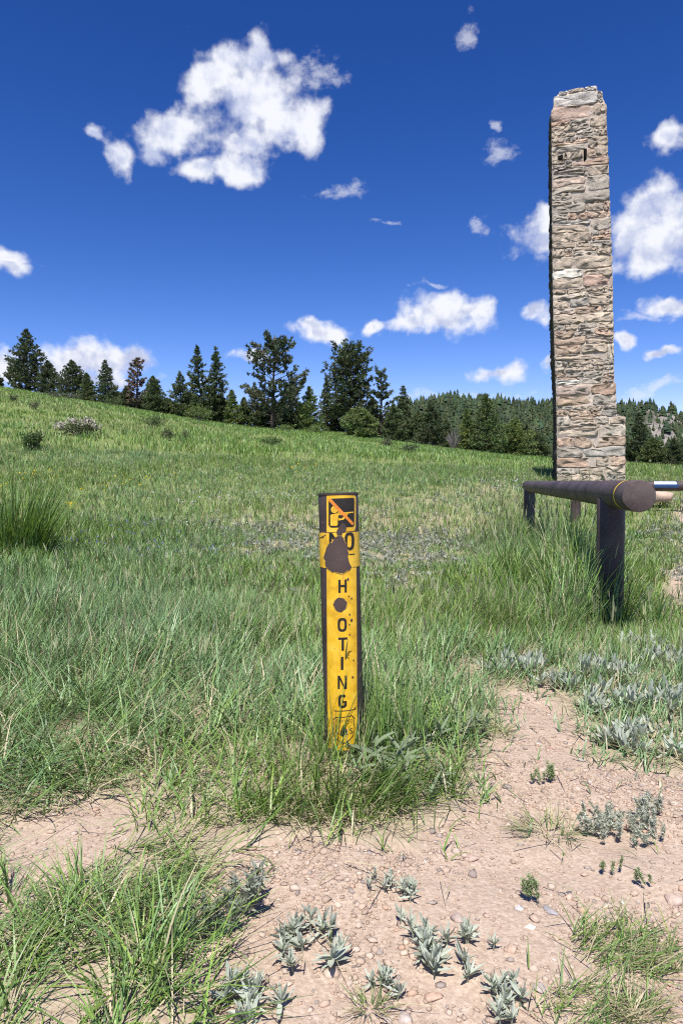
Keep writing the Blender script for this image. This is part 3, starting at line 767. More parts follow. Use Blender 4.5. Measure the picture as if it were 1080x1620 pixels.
    edge = [(t, ys + rj.normal(0, .25)) for t in np.linspace(-1.9, 1.75, 24)] + [(t, ye + rj.normal(0, .6)) for t in np.linspace(1.75, -1.9, 24)]
    s2 = wrap([edge], mY, 'no_band', 2, raw=True, step=.07)
    def ring(x0, x1, y0, y1, w, a0=0, a1=2 * math.pi, e=2.9, n=36, zf=z1):
        """letter O (or part of it) as a ring of squarish strokes"""
        cx, cy, rx, ry = (x0 + x1) / 2, (y0 + y1) / 2, (x1 - x0) / 2, (y1 - y0) / 2; out = []
        f = lambda a, rx, ry: (cx + rx * math.copysign(abs(math.cos(a)) ** (2 / e), math.cos(a)), cy + ry * math.copysign(abs(math.sin(a)) ** (2 / e), math.sin(a)))
        an = np.linspace(a0, a1, n + 1)
        for i in range(n): out.append(zf([f(an[i], rx, ry), f(an[i + 1], rx, ry), f(an[i + 1], rx - w, ry - w), f(an[i], rx - w, ry - w)]))
        return out
    def rect(x0, y0, x1, y1, zf=z1): return zf([(x0, y0), (x1, y0), (x1, y1), (x0, y1)])
    wrap([rect(278, 548, 306, 720), z1([(278, 548), (312, 548), (400, 690), (400, 720), (372, 720)]), rect(385, 548, 410, 720)], mK, 'letter_n', 3, s2)
    wrap(ring(435, 537, 546, 732, 30), mK, 'letter_o', 3, s2)
    wrap([rect(482, 769, 542, 781)], mK, 'letter_stroke', 3, s2)
    # long strip with the vertical word
    strip = ragged(z1([(250, 912), (560, 915)]), .3, 1) + z2([(566, 300), (566, 700), (570, 960), (572, 1310)]) + z2([(520, 1318), (430, 1322), (262, 1316)]) + z2([(256, 700), (254, 200)])
    s3 = wrap([strip], mY, 'yellow_strip', 1)
    wrap([rect(372, 1030, 396, 1166), rect(436, 1030, 460, 1166), rect(394, 1085, 438, 1108)], mK, 'letter_h', 2, s3)
    wrap(ring(365, 461, 1428, 1570, 25), mK, 'letter_o', 2, s3)
    wrap([rect(371, 145, 466, 168, z2), rect(405, 166, 431, 282, z2)], mK, 'letter_t', 2, s3)
    wrap([rect(398, 345, 425, 481, z2)], mK, 'letter_i', 2, s3)
    wrap([rect(366, 541, 389, 681, z2), rect(438, 541, 461, 681, z2), z2([(389, 541), (438, 655), (438, 681), (432, 681), (389, 585)])], mK, 'letter_n', 2, s3)
    wrap(ring(370, 460, 738, 878, 25, .12, 2 * math.pi - .75, zf=z2) + [rect(418, 806, 460, 826, z2), rect(437, 806, 460, 862, z2)], mK, 'letter_g', 2, s3)
    # lower emblem: shield outline, tree and lettering
    wrap([z2([(330, 908), (550, 900), (550, 908), (330, 917)])], mK, 'rule_line', 2, s3)
    so_ = [(350, 972), (400, 975), (450, 968), (515, 960), (545, 1000), (535, 1040), (545, 1100), (530, 1180), (470, 1236), (430, 1252), (390, 1240), (330, 1190), (315, 1100), (325, 1040), (315, 1000)]
    cc = np.mean(so_, 0); si = [tuple(cc + (np.array(p) - cc) * .93) for p in so_]; n = len(so_)
    em = wrap([z2([so_[i], so_[(i + 1) % n], si[(i + 1) % n], si[i]]) for i in range(n)], mK, 'shield_emblem', 2)
    tr = [(430, 1045), (448, 1080), (440, 1080), (462, 1115), (450, 1115), (475, 1160), (436, 1160), (436, 1180), (424, 1180), (424, 1160), (385, 1160), (410, 1115), (398, 1115), (420, 1080), (412, 1080)]
    wrap([z2(tr)], mK, 'tree_emblem', 2, em)
    def text(s, x, y, h, w, name):
        cu = bpy.data.curves.new(name, 'FONT'); cu.body = s; cu.size = 1; o = bpy.data.objects.new(name, cu); COL.objects.link(o)
        dg = bpy.context.evaluated_depsgraph_get(); me = bpy.data.meshes.new_from_object(o.evaluated_get(dg)); bpy.data.objects.remove(o)
        vs = [v.co.copy() for v in me.vertices]; x0 = min(v.x for v in vs); x1 = max(v.x for v in vs); y1 = max(v.y for v in vs)
        ps = [[(x + (vs[i].x - x0) / (x1 - x0) * w, y - vs[i].y / y1 * h) for i in f.vertices] for f in me.polygons]
        wrap([z2(p) for p in ps], mK, name, 2, em); bpy.data.meshes.remove(me); bpy.data.curves.remove(cu)
    text('FOREST SERVICE', 345, 1026, 26, 180, 'emblem_lettering')
    text('U', 345, 1150, 55, 34, 'emblem_lettering'); text('S', 488, 1150, 55, 34, 'emblem_lettering')
    # places where the vinyl has torn off and the rusted pipe shows
    big = [(282, 655), (312, 640), (330, 612), (352, 588), (395, 575), (430, 600), (440, 650), (462, 680), (468, 740), (470, 800), (485, 880), (505, 905), (480, 940), (420, 966), (350, 955), (290, 935), (245, 900), (240, 840), (222, 800), (245, 760), (252, 700), (280, 690)]
    wrap([ragged(z1(big), .75, 4)], M_RUST, 'torn_patch', 4)
    mE = plain('torn_vinyl_edge', (.42, .25, .05), .7, .2, 90, .4, .3, .001)
    bc = np.mean(big, 0); wrap([ragged(z1([tuple(bc + (np.array(p) - bc) * 1.025) for p in big]), .7, 3)], mE, 'torn_edge', 3.5)
    wrap([z1([(393 + 73 * math.cos(a), 1290 + 76 * math.sin(a) * rj.uniform(.95, 1.03)) for a in np.linspace(0, 2 * math.pi, 19)[:-1]])], mE, 'torn_edge', 2.5)
    tip = [(385, 478), (410, 450), (440, 460), (455, 500), (440, 535), (400, 560), (362, 575), (355, 540)]
    wrap([ragged(z1(tip), .6, 3)], M_RUST, 'torn_patch', 4)
    hole = [(393 + 70 * math.cos(a) * rj.uniform(.85, 1.08), 1290 + 73 * math.sin(a) * rj.uniform(.85, 1.08)) for a in np.linspace(0, 2 * math.pi, 19)[:-1]]
    wrap([z1(hole)], M_RUST, 'torn_patch', 3)
    for (x, y, q) in ((472, 1030, 13), (508, 1232, 10), (508, 1460, 15), (487, 1395, 11), (485, 1500, 9), (477, 1205, 8), (215, 590, 12)):
        wrap([z1([(x + q * math.cos(a) * rj.uniform(.6, 1.2), y + q * math.sin(a) * rj.uniform(.6, 1.3)) for a in np.linspace(0, 2 * math.pi, 9)[:-1]])], M_RUST, 'rust_spot', 4)
    for (x, y, q) in ((530, 390, 10), (520, 565, 14), (487, 120, 10), (545, 890, 9)):
        wrap([z2([(x + q * math.cos(a) * rj.uniform(.6, 1.2), y + q * .7 * math.sin(a)) for a in np.linspace(0, 2 * math.pi, 9)[:-1]])], M_RUST, 'rust_spot', 4)
    wrap([ragged(z1([(170, 602), (215, 580), (245, 560), (240, 572), (200, 598)]), .2, 2)], M_RUST, 'tear_line', 4)
    return base
SIGN = build_sign()

# ------------------------------------------------------------------ conifers
def tufts(P, D, size, r, k=5, spread=.8, flat=.35, w=.22):
    """k needle blades at each point P, pointing about direction D"""
    n = len(P); P = np.repeat(P, k, 0); D = np.repeat(D, k, 0); S = np.repeat(size, k)
    d = D + r.normal(0, spread, D.shape); d[:, 2] = d[:, 2] * .8 + flat * np.abs(r.normal(0, .5, len(d)))
    d /= np.linalg.norm(d, axis=1)[:, None] + 1e-9
    q = r.normal(0, 1, d.shape); s = np.cross(d, q); s /= np.linalg.norm(s, axis=1)[:, None] + 1e-9
    L = S * r.uniform(.6, 1.25, len(S)); o = P + r.normal(0, .22, P.shape) * S[:, None]
    ww = (L * w)[:, None]
    V = np.stack([o - s * ww, o + s * ww, o + d * L[:, None]], 1).reshape(-1, 3)
    T = np.arange(len(V)).reshape(-1, 3); return V, T
def conifer(H, R, cb, r, kind='fir', dens=1.0, col=(.036, .055, .024), lean=0.0, tops=1):
    tr = Acc(); cr = Acc(); bk = (.075, .055, .042)
    heads = [(0, 0, H)] if tops == 1 else [(-R * .35, 0, H), (R * .42, .1 * R, H * .985)]
    for hi, (hx, hy, HH) in enumerate(heads):
        bend = lambda s: np.array([hx * min(1, s * 2) + lean * s * s + .05 * math.sin(4 * s + hi), hy * min(1, s * 2), HH * s])
        tr0 = H * .022 * (1 if tops == 1 else .8) + .03
        V, T = tube([bend(s) + (np.array([0, 0, -.3]) if s == 0 else 0) for s in np.linspace(0, 1, 7)], [tr0 * (1 - .93 * s) for s in np.linspace(0, 1, 7)], 7); tr.put(V, T, bk)
        nl = int((30 if kind != 'pine' else 19) * (1 if tops == 1 else .85))
        RR = R if tops == 1 else R * .72
        for i in range(nl):
            s = cb + (1 - cb) * (i + r.uniform(-.3, .3)) / nl; s = min(max(s, cb), .985); q = (s - cb) / (1 - cb)
            if kind == 'fir': prof = (1 - q) ** .85 * (.75 + .25 * min(1, q * 5)) + .03
            elif kind == 'dense': prof = max(0.06, (1 - q ** 1.7)) * (.7 + .3 * min(1, q * 4))
            elif kind == 'round': prof = math.sqrt(max(0, 1 - (2 * q - .88) ** 2 / 1.35)) * (1 if q > .15 else .75)
            else: prof = (.45 + .75 * math.sin(math.pi * min(1, q * .86 + .14)) ** .8) * (1 - .35 * q)
            nb = r.integers(5, 8) if kind != 'pine' else r.integers(3, 6)
            a0 = r.uniform(0, 6.3)
            for b in range(nb):
                if r.random() > dens * .93: continue
                a = a0 + b * 2 * math.pi / nb + r.uniform(-.35, .35); l = RR * prof * (r.uniform(.62, 1.12) if kind != 'pine' else r.uniform(.4, 1.2))
                if l < .05: l = .08
                e = {'fir': -.18 + .55 * q, 'dense': -.05 + .6 * q, 'round': .05 + .5 * q, 'pine': .05 + .55 * q}[kind] + r.normal(0, .12)
                dv = np.array([math.cos(a) * math.cos(e), math.sin(a) * math.cos(e), math.sin(e)])
                p0 = bend(s); up = .25 if kind in ('pine', 'round') else .12
                m = max(2, int(l / (H * .020))) if kind != 'pine' else max(3, int(l / (H * .017)))
                ss = r.uniform(.18 if kind != 'pine' else .45, 1.0, m) ** .8
                pts = p0 + dv * (ss * l)[:, None] + np.array([0, 0, up * l]) * (ss ** 2)[:, None]
                lat = np.array([-math.sin(a), math.cos(a), 0]); pts = pts + lat * (r.normal(0, .17, m) * l * ss)[:, None] + np.array([0, 0, 1]) * (r.normal(0, .05, m) * l)[:, None]
                size = max(H, 4.5) * (.031 if kind != 'pine' else .033) * r.uniform(.7, 1.25, m)
                V, T = tufts(pts, np.tile(dv * .8 + np.array([0, 0, .25]), (m, 1)), size, r, 11 if kind != 'pine' else 15)
                c = np.array(col) * r.uniform(.75, 1.35) * np.array([r.uniform(.88, 1.18), 1, r.uniform(.85, 1.1)])
                cr.put(V, T, np.repeat(c[None] * r.uniform(.85, 1.2, (len(V) // 3, 1)), 3, 0))
                if i % 2 == 0 or kind == 'pine' or prof > .9:
                    V, T = tube([p0, p0 + dv * l * .55 + np.array([0, 0, up * l * .3]), p0 + dv * l * .95 + np.array([0, 0, up * l * .9])], [tr0 * .28 * (1 - .6 * q), tr0 * .17, tr0 * .05], 4, False); tr.put(V, T, bk)
    if cb > .12:      # dead stubs on the bare lower trunk
        for k in range(8):
            s = r.uniform(.08, cb); a = r.uniform(0, 6.3); l = R * r.uniform(.15, .55); p = np.array([0, 0, H * s])
            V, T = tube([p, p + np.array([math.cos(a) * l, math.sin(a) * l, -.1 * l])], [.03, .008], 4, False); tr.put(V, T, (.13, .11, .095))
    return tr, cr
M_NEED = leaf_mat('conifer_needles', trans=.18, rough=.55, spec=.25)
m_, nt_, N_, L_, b_ = newmat('conifer_bark'); a_ = N_.new('ShaderNodeAttribute'); a_.attribute_name = 'col'; L_.new(a_.outputs['Color'], b_.inputs['Base Color']); b_.inputs['Roughness'].default_value = .95
tc_ = N_.new('ShaderNodeTexCoord'); n_ = nnode(N_, L_, tc_.outputs['Object'], 12, 5); bump(N_, L_, n_.outputs['Fac'], .8, .03, b_); M_BARK = m_

DK = (.072, .096, .044); MD = (.095, .128, .054); BR = (.135, .185, .058); BN = (.17, .125, .09); GB = (.09, .112, .064)
# x, top y, width px, depth, kind, crown base, density, colour, tops, lean, label
TREES = [
 (47, 524, 66, 70, 'dense', .04, 1, DK, 1, 0, 'tallest dense dark conifer on the left skyline, first big tree from the left edge'),
 (28, 572, 26, 73, 'pine', .15, .8, GB, 1, 0, 'thin sparse conifer peeking out left of the tallest skyline conifer'),
 (-3, 588, 26, 72, 'fir', .05, 1, DK, 1, 0, 'small dark conifer cut off by the left edge of the picture'),
 (80, 572, 44, 69, 'dense', .03, 1, DK, 1, 0, 'dark conifer leaning on the right flank of the tallest left conifer'),
 (118, 571, 54, 66, 'dense', .03, 1, DK, 1, 0, 'broad dark flat-topped conifer in front of the white cloud at left'),
 (141, 592, 32, 64, 'fir', .02, 1, MD, 1, 0, 'short dark conifer at the right foot of the flat-topped one'),
 (170, 572, 44, 63, 'fir', .02, .95, (.085, .118, .06), 1, 0, 'neat pointed conifer standing alone against the left cloud'),
 (203, 612, 30, 66, 'fir', .03, .9, GB, 1, 0, 'small pale conifer between the pointed conifer and the brown dying one'),
 (218, 569, 30, 64, 'pine', .12, .85, BN, 1, .25, 'brown dying conifer with bare trunk and thin crown'),
 (245, 596, 44, 64, 'dense', .03, 1, MD, 1, 0, 'dark bushy conifer just right of the brown dying tree'),
 (287, 588, 42, 65, 'dense', .03, .9, MD, 1, 0, 'slim conifer left of the twin-topped pine'),
 (328, 549, 66, 64, 'dense', .04, .92, (.075, .105, .046), 2, 0, 'tall twin-topped pine left of centre on the treeline'),
 (368, 618, 34, 64, 'fir', .02, 1, BR, 1, 0, 'small green conifer right of the twin-topped pine'),
 (387, 630, 30, 66, 'dense', .02, 1, MD, 1, 0, 'low dark conifer between the twin-topped pine and the ragged pine'),
 (404, 606, 36, 66, 'fir', .03, .9, MD, 1, 0, 'conifer half hidden behind the left side of the ragged pine'),
 (431, 541, 84, 61, 'pine', .16, .92, GB, 1, .3, 'ragged old pine with open crown and bare trunk'),
 (462, 592, 32, 66, 'dense', .03, .9, MD, 1, 0, 'narrow conifer behind the right side of the ragged pine'),
 (490, 612, 46, 62, 'dense', .02, 1, BR, 1, 0, 'bright green bushy conifer between ragged pine and round-crowned pine'),
 (517, 600, 38, 66, 'fir', .02, 1, MD, 1, 0, 'dark narrow conifer at the left side of the round-crowned pine'),
 (553, 551, 78, 63, 'round', .08, 1, DK, 1, 0, 'large round-crowned dark pine near the picture centre'),
 (602, 588, 40, 65, 'pine', .08, 1, MD, 1, 0, 'open-topped conifer right of the round-crowned pine'),
 (637, 611, 46, 63, 'fir', .02, 1, MD, 1, 0, 'pointed conifer where the far hill ridge begins'),
 (568, 646, 62, 52, 'dense', .0, 1, (.15, .20, .07), 1, 0, 'young round light green pine standing out in the meadow'),
 (622, 640, 40, 60, 'dense', .02, 1, MD, 1, 0, 'low dark conifer behind the young light green pine'),
 (681, 634, 56, 60, 'fir', .02, 1, DK, 1, 0, 'dark spreading spruce on the meadow edge in front of the hill'),
 (737, 647, 42, 63, 'fir', .02, 1, BR, 1, 0, 'lighter green conifer just left of the bright pointed one'),
 (768, 624, 68, 62, 'fir', .02, 1, (.105, .15, .052), 1, 0, 'bright green pointed conifer left of the stone chimney'),
 (812, 662, 66, 64, 'dense', .02, 1, BR, 1, 0, 'round green conifer between bright pointed conifer and chimney'),
 (848, 684, 44, 66, 'dense', .02, 1, MD, 1, 0, 'low green conifer beside the left foot of the chimney'),
 (1008, 652, 46, 62, 'dense', .02, 1, DK, 1, 0, 'dark conifer directly right of the chimney'),
 (1030, 694, 52, 60, 'dense', .02, 1, (.095, .125, .045), 1, 0, 'low olive green conifer right of the chimney foot'),
 (1064, 694, 34, 58, 'fir', .02, 1, DK, 1, 0, 'small dark conifer near the right edge below the rocky slope'),
 (1092, 672, 44, 60, 'dense', .02, 1, DK, 1, 0, 'dark conifer cut off by the right edge of the picture'),
 (186, 628, 40, 68, 'dense', .0, 1, MD, 1, 0, 'low dark conifer filling the gap right of the neat pointed conifer'),
 (232, 628, 36, 67, 'dense', .0, 1, DK, 1, 0, 'low dark conifer behind the foot of the brown dying tree'),
 (266, 632, 40, 67, 'dense', .0, 1, MD, 1, 0, 'low conifer filling the gap left of the slim conifer'),
 (305, 622, 44, 66, 'dense', .0, 1, BR, 1, 0, 'low green conifer at the left foot of the twin-topped pine'),
 (350, 626, 44, 65, 'dense', .0, 1, DK, 1, 0, 'low dark conifer at the right foot of the twin-topped pine'),
 (420, 636, 50, 66, 'dense', .0, 1, MD, 1, 0, 'low conifer behind the bare trunk of the ragged pine'),
 (448, 632, 46, 67, 'dense', .0, 1, DK, 1, 0, 'low dark conifer right behind the ragged pine trunk'),
 (478, 640, 40, 66, 'dense', .0, 1, MD, 1, 0, 'low conifer in the gap left of the bright green bushy conifer'),
 (536, 632, 56, 66, 'dense', .0, 1, DK, 1, 0, 'low dark conifer under the left side of the round-crowned pine'),
 (588, 628, 50, 67, 'dense', .0, 1, DK, 1, 0, 'low dark conifer under the right side of the round-crowned pine'),
 (660, 652, 40, 64, 'dense', .0, 1, MD, 1, 0, 'low conifer between the ridge-end conifer and the dark spreading spruce'),
 (705, 664, 36, 66, 'fir', .0, 1, MD, 1, 0, 'low conifer behind the bare grey leafless shrub'),
 (790, 672, 50, 67, 'dense', .0, 1, (.105, .15, .052), 1, 0, 'bushy conifer at the right flank of the bright green pointed one'),
 (832, 672, 48, 68, 'dense', .0, 1, MD, 1, 0, 'conifer crowding the right side of the round green conifer'),
 (985, 690, 40, 64, 'dense', .0, 1, MD, 1, 0, 'low conifer half hidden behind the chimney right side'),
]
for i, (x, yt, wpx, dep, kind, cb, dens, col, tops, lean, lab) in enumerate(TREES):
    r = np.random.default_rng(100 + i)
    X = (x - 540) / FPX * dep; Y = float(dep); g = tz(X, Y); ztop = at(x, yt, dep).z; H = max(1.5, ztop - g); R = wpx / 2 / FPX * dep * 1.12
    tr, cr = conifer(H, R, cb, r, kind, dens, col, lean, tops)
    e = empty('conifer_tree', (X, Y, g), lab, 'tree', 'conifers along the meadow edge')
    add('trunk', tr.mesh('trunk'), M_BARK, e); add('crown', cr.mesh('crown'), M_NEED, e)

# ------------------------------------------------------------------ shrubs
M_SHRUB = leaf_mat('shrub_leaves', trans=.3, rough=.5, spec=.3)
def shrub(x, y, wpx, hpx, col, lab, n=700, flowers=0, bare=False, dep=None):
    p = ground_at(x, y) if dep is None else Vector(((x - 540) / FPX * dep, dep, tz((x - 540) / FPX * dep, dep)))
    r = np.random.default_rng(int(x * 7 + y)); f = p.y; R = wpx / 2 / FPX * f; H = hpx / FPX * f
    e = empty('shrub', p, lab, 'shrub', 'shrubs scattered over the meadow')
    st = Acc(); lf = Acc(); tips = []
    for k in range(16 if not bare else 46):
        a = r.uniform(0, 6.3); q = r.uniform(.1, 1) ** .5; tip = np.array([math.cos(a) * R * q, math.sin(a) * R * q, H * (1.02 - .55 * q * q) * r.uniform(.75, 1.08)])
        mid = tip * np.array([.45, .45, .6]) + r.normal(0, .06, 3) * R; tips.append((mid, tip))
        V, T = tube([(0, 0, -.05), mid, tip], [.02 * H + .006, .012 * H + .004, .003], 4, False); st.put(V, T, (.09, .075, .065) if not bare else (.13, .118, .11))
    if not bare:
        P = []; 
        for k in range(n):
            m, t = tips[r.integers(len(tips))]; s = r.uniform(-.25, 1.05); P.append(m + (t - m) * s + r.normal(0, .16, 3) * np.array([R, R, H * .8]))
        P = np.array(P); P[:, 2] = np.maximum(P[:, 2], .03); V, T = tufts(P, np.tile([0, 0, .4], (n, 1)), r.uniform(.6, 1.3, n) * .075 * max(R, H) ** .6, r, 3, 1.0, .2, .38)
        lf.put(V, T, np.repeat(np.array(col)[None] * r.uniform(.65, 1.4, (len(V) // 3, 1)), 3, 0))
        add('foliage', lf.mesh('foliage'), M_SHRUB, e)
    add('stems', st.mesh('stems'), M_BARK, e)
    if flowers:
        fl = Acc(); P = []
        for k in range(flowers):
            m, t = tips[r.integers(len(tips))]; P.append(t * r.uniform(.86, 1.06) + r.normal(0, .10, 3) * np.array([R, R, H * .5]))
        V, T = tufts(np.array(P), np.tile([0, -.3, .5], (flowers, 1)), np.full(flowers, .055), r, 4, .9, .3, .5)
        fl.put(V, T, np.repeat(np.array([.66, .60, .56])[None] * r.uniform(.75, 1.1, (len(V) // 3, 1)), 3, 0)); add('blossom', fl.mesh('blossom'), M_SHRUB, e)
G1 = (.095, .14, .045); G2 = (.14, .20, .055); G3 = (.08, .11, .048); OL = (.12, .135, .07)
shrub(53, 712, 52, 30, (.08, .125, .04), 'dark green low bush on the left slope below the blossoming shrub', 800)
shrub(125, 690, 72, 32, OL, 'wide shrub covered in white blossom on the left slope', 600, 420)
shrub(265, 697, 20, 20, OL, 'small grey-brown shrub left of centre in the upper meadow', 260)
shrub(294, 698, 16, 16, OL, 'tiny shrub just right of the small grey-brown one', 200)
shrub(240, 676, 46, 20, G1, 'low green shrub below the dark bushy conifer left of centre', 500)
shrub(430, 706, 40, 15, G1, 'low spreading green shrub in front of the ragged pine', 420)
shrub(500, 696, 46, 14, G2, 'bright green low shrub left of the young light green pine', 420, dep=54)
shrub(455, 690, 40, 14, G2, 'yellow-green low shrub at the foot of the ragged pine', 380, dep=56)
shrub(650, 718, 36, 17, G3, 'dark low shrub on the meadow right of the young light green pine', 380)
shrub(612, 708, 24, 18, OL, 'olive shrub close to the right of the young light green pine', 300)
shrub(180, 660, 40, 16, G1, 'low shrub at the foot of the neat pointed conifer', 400, dep=58)
shrub(22, 636, 18, 14, G1, 'small bush near the left edge on the crest', 200)
shrub(56, 648, 22, 14, OL, 'small grey-green bush on the crest under the tallest left conifer', 240)
shrub(100, 640, 60, 14, (.14, .16, .10), 'pale grey-green bush row below the flat-topped conifer', 380, dep=57)
shrub(316, 668, 44, 30, G2, 'leafy green shrub at the foot of the twin-topped pine', 600, dep=58)
shrub(716, 712, 34, 44, OL, 'bare grey leafless shrub beside the dark spreading spruce', bare=True, dep=61)
shrub(862, 748, 26, 18, G2, 'small leafy bush at the left foot of the chimney', 260, dep=15.6)
# ------------------------------------------------------------------ grass
def blades(base, az, length, width, lean, curve, nseg, col, r, tipcol=None):
    n = len(base); dx = np.cos(az); dy = np.sin(az); sx = -dy; sy = dx
    tw = r.uniform(-.9, .9, n); s_x = sx * np.cos(tw) + dx * np.sin(tw); s_y = sy * np.cos(tw) + dy * np.sin(tw)
    p = base.copy(); rows = []
    for i in range(nseg + 1):
        s = i / nseg; w = width * (1 - s ** 1.8) * .5 * (.75 + .25 * min(1, s * 4))
        if i < nseg:
            o = np.stack([s_x * w, s_y * w, np.zeros(n)], 1); rows += [p - o, p + o]
        else: rows.append(p.copy())
        th = np.minimum(lean + curve * s, 2.4); st = length / nseg
        p = p + np.stack([np.sin(th) * dx * st, np.sin(th) * dy * st, np.cos(th) * st], 1)
    V = np.stack(rows, 1); k = V.shape[1]; idx = np.arange(n)[:, None] * k; T = []
    for i in range(nseg - 1):
        a = 2 * i; T += [idx + np.array([[a, a + 1, a + 2]]), idx + np.array([[a + 1, a + 3, a + 2]])]
    a = 2 * (nseg - 1); T.append(idx + np.array([[a, a + 1, a + 2]]))
    C = np.repeat(col, k, 0)
    return V.reshape(-1, 3), np.concatenate(T), C
GA = np.array([.100, .200, .036]); GB_ = np.array([.165, .270, .120]); GC = np.array([.220, .310, .060]); GD = np.array([.46, .40, .25])
def grass_col(n, r, blue=.4, straw=.1, X=None, Y=None):
    q = r.random((n, 1)); b = np.clip(blue + r.normal(0, .25, (n, 1)), 0, 1)
    c = (GA * (1 - q) + GC * q) * (1 - b) + GB_ * b
    c = c * r.uniform(.5, 1.45, (n, 1))
    s = r.random(n) < straw; c[s] = GD * r.uniform(.7, 1.25, (s.sum(), 1))
    return c
def clumped(N, x0f, ya, yb, r, per=14, rad=.05, half=.62, pad=.5):
    """random blade bases gathered into tufts, between depths ya and yb"""
    nt = max(1, N // per)
    Y = np.sqrt(r.uniform(ya * ya, yb * yb, nt)); X = r.uniform(-1, 1, nt) * (half * Y + pad)
    Xb = np.repeat(X, per); Yb = np.repeat(Y, per); a = r.uniform(0, 2 * math.pi, len(Xb)); d = rad * np.sqrt(r.random(len(Xb)))
    return Xb + np.cos(a) * d, Yb + np.sin(a) * d, a, np.repeat(r.random(nt), per)
def near_post(X, Y):
    """1 in the strip of tall uncut grass along the barrier"""
    t = (Y - 3.6) / 7.0; xr = 1.567 + 1.36 * t
    d = X - xr
    q = X / np.maximum(Y, .1) * FPX + 540
    return (1 - .9 * np.exp(-((q - 842) / 16) ** 2)) * np.exp(-((d + .12) / np.where(d < -.12, .62, .45)) ** 2) * np.clip((Y - 3.55) / .5, 0, 1) * np.clip((11.5 - Y) / 1.5, 0, 1)
def build_grass():
    r = np.random.default_rng(77); A = Acc()
    # near sward, 0.7 - 4 m
    X, Y, a, tr = clumped(66000, 0, .75, 4.2, r, 22, .04)
    px, py = proj(X, Y, np.zeros_like(X))
    bs = bare_soft(X, Y); keep = r.random(len(X)) > np.minimum(bs, .985)
    thin = np.clip(1.05 - .45 * np.exp(-(((px - 330) / 190) ** 2 + ((py - 1130) / 70) ** 2)) - .35 * np.exp(-(((px - 250) / 120) ** 2 + ((py - 1280) / 60) ** 2)) - .5 * sparse(X, Y), 0, 1)
    thin = np.where((px > 740) & (py > 1000), thin * .75, thin); thin *= np.clip(.25 + 1.4 * fbm(X * 2.2, Y * 2.2, 91, 3), .25, 1); thin = np.where((py > 1300) & (px < 430), thin * 1.0, thin)
    keep &= (r.random(len(X)) < thin)
    X, Y, a, tr, px, py, bs = [q[keep] for q in (X, Y, a, tr, px, py, bs)]; n = len(X)
    low = ((py > 1320) & (px < 420))                 # long flattened grass, lower left
    edge = np.clip((py - 1000) / 240, 0, 1)          # shorter and laid over towards the path
    L = (.115 + .095 * tr + r.normal(0, .03, n)) * (1 - .2 * edge) + .22 * near_post(X, Y) * r.uniform(.2, 1.25, n)
    L = L * np.clip(.35 + 1.35 * fbm(X * .9 + 3, Y * .9, 88, 3), .5, 1.35); L = np.where(low, r.uniform(.06, .21, n), L) * np.where((px < 90) & (py < 1000), 1.25, 1)
    L = np.where(bs > .7, L * .4, L); L = np.where((px > 740) & (py > 1005), L * .75, L); L = np.where((px > 905) & (py > 960), np.minimum(L, .15), L); L = np.clip(L * np.interp(py, [880, 960, 1100], [.8, 1.0, 1.0]), .05, .85)
    lean = np.abs(r.normal(.30, .25, n)) + .35 * edge; curve = np.abs(r.normal(.55, .45, n)) + .6 * edge
    az = a + r.normal(0, .5, n); wv = 2.6 * fbm(X * 1.1, Y * 1.1, 17, 2) - .6
    az = np.where(r.random(n) < .35, wv + r.normal(0, .5, n), az); thin_n = 0
    lean = np.where(low, r.uniform(.75, 1.35, n), lean); curve = np.where(low, r.uniform(.1, .7, n), curve); az = np.where(low, r.normal(.25, .7, n) + 2.4 * (fbm(X * 3, Y * 3, 66, 2) - .5), az)
    W = r.uniform(.0030, .0066, n) * np.where(L > .3, 1.1, 1.0); W = np.where(r.random(n) < .10, W * 1.4, W) * np.interp(py, [1150, 1350], [1, .68])
    bl = np.clip(.44 + 2.2 * (fbm(X * .8, Y * .8, 71, 3) - .5), 0, .98)
    V, T, C = blades(np.stack([X, Y, terrain(X, Y) - .008], 1), az, L, W, lean, curve, 4, grass_col(n, r, bl[:, None], .13), r); A.put(V, T, C)
    # thick arching clumps in the lower left corner
    X, Y, a, tr = clumped(17000, 0, .8, 2.0, r, 46, .045); px, py = proj(X, Y, np.zeros_like(X))
    k = inpoly(px, py, [(-200, 1395), (120, 1378), (285, 1335), (325, 1380), (315, 1490), (255, 1600), (200, 1900), (-400, 1900)]); X, Y, a, tr = [q[k] for q in (X, Y, a, tr)]; n = len(X)
    V, T, C = blades(np.stack([X, Y, terrain(X, Y) - .006], 1), a + r.normal(0, .5, n), r.uniform(.06, .17, n) * (.7 + .6 * tr), r.uniform(.0022, .0048, n), r.uniform(.2, 1.1, n), r.uniform(.4, 1.3, n), 5, grass_col(n, r, .3, .08), r); A.put(V, T, C)
    # dead litter and thatch lying between
    m = 24000; Y = np.sqrt(r.uniform(.6, 25, m)); X = r.uniform(-1, 1, m) * (.62 * Y + .4); bm_ = bare_mask(X, Y); k = ~bm_ | (r.random(m) < .06); X, Y = X[k], Y[k]; m = len(X)
    V, T, C = blades(np.stack([X, Y, terrain(X, Y) + r.uniform(.0, .02, m)], 1), r.uniform(0, 6.3, m), r.uniform(.04, .16, m), r.uniform(.002, .004, m), r.uniform(1.25, 1.6, m), r.uniform(-.2, .3, m), 2, GD * r.uniform(.6, 1.3, (m, 1)), r); A.put(V, T, C)
    # middle, 4 - 9 m
    X, Y, a, tr = clumped(110000, 0, 4.0, 9.2, r, 18, .06, .6, .6)
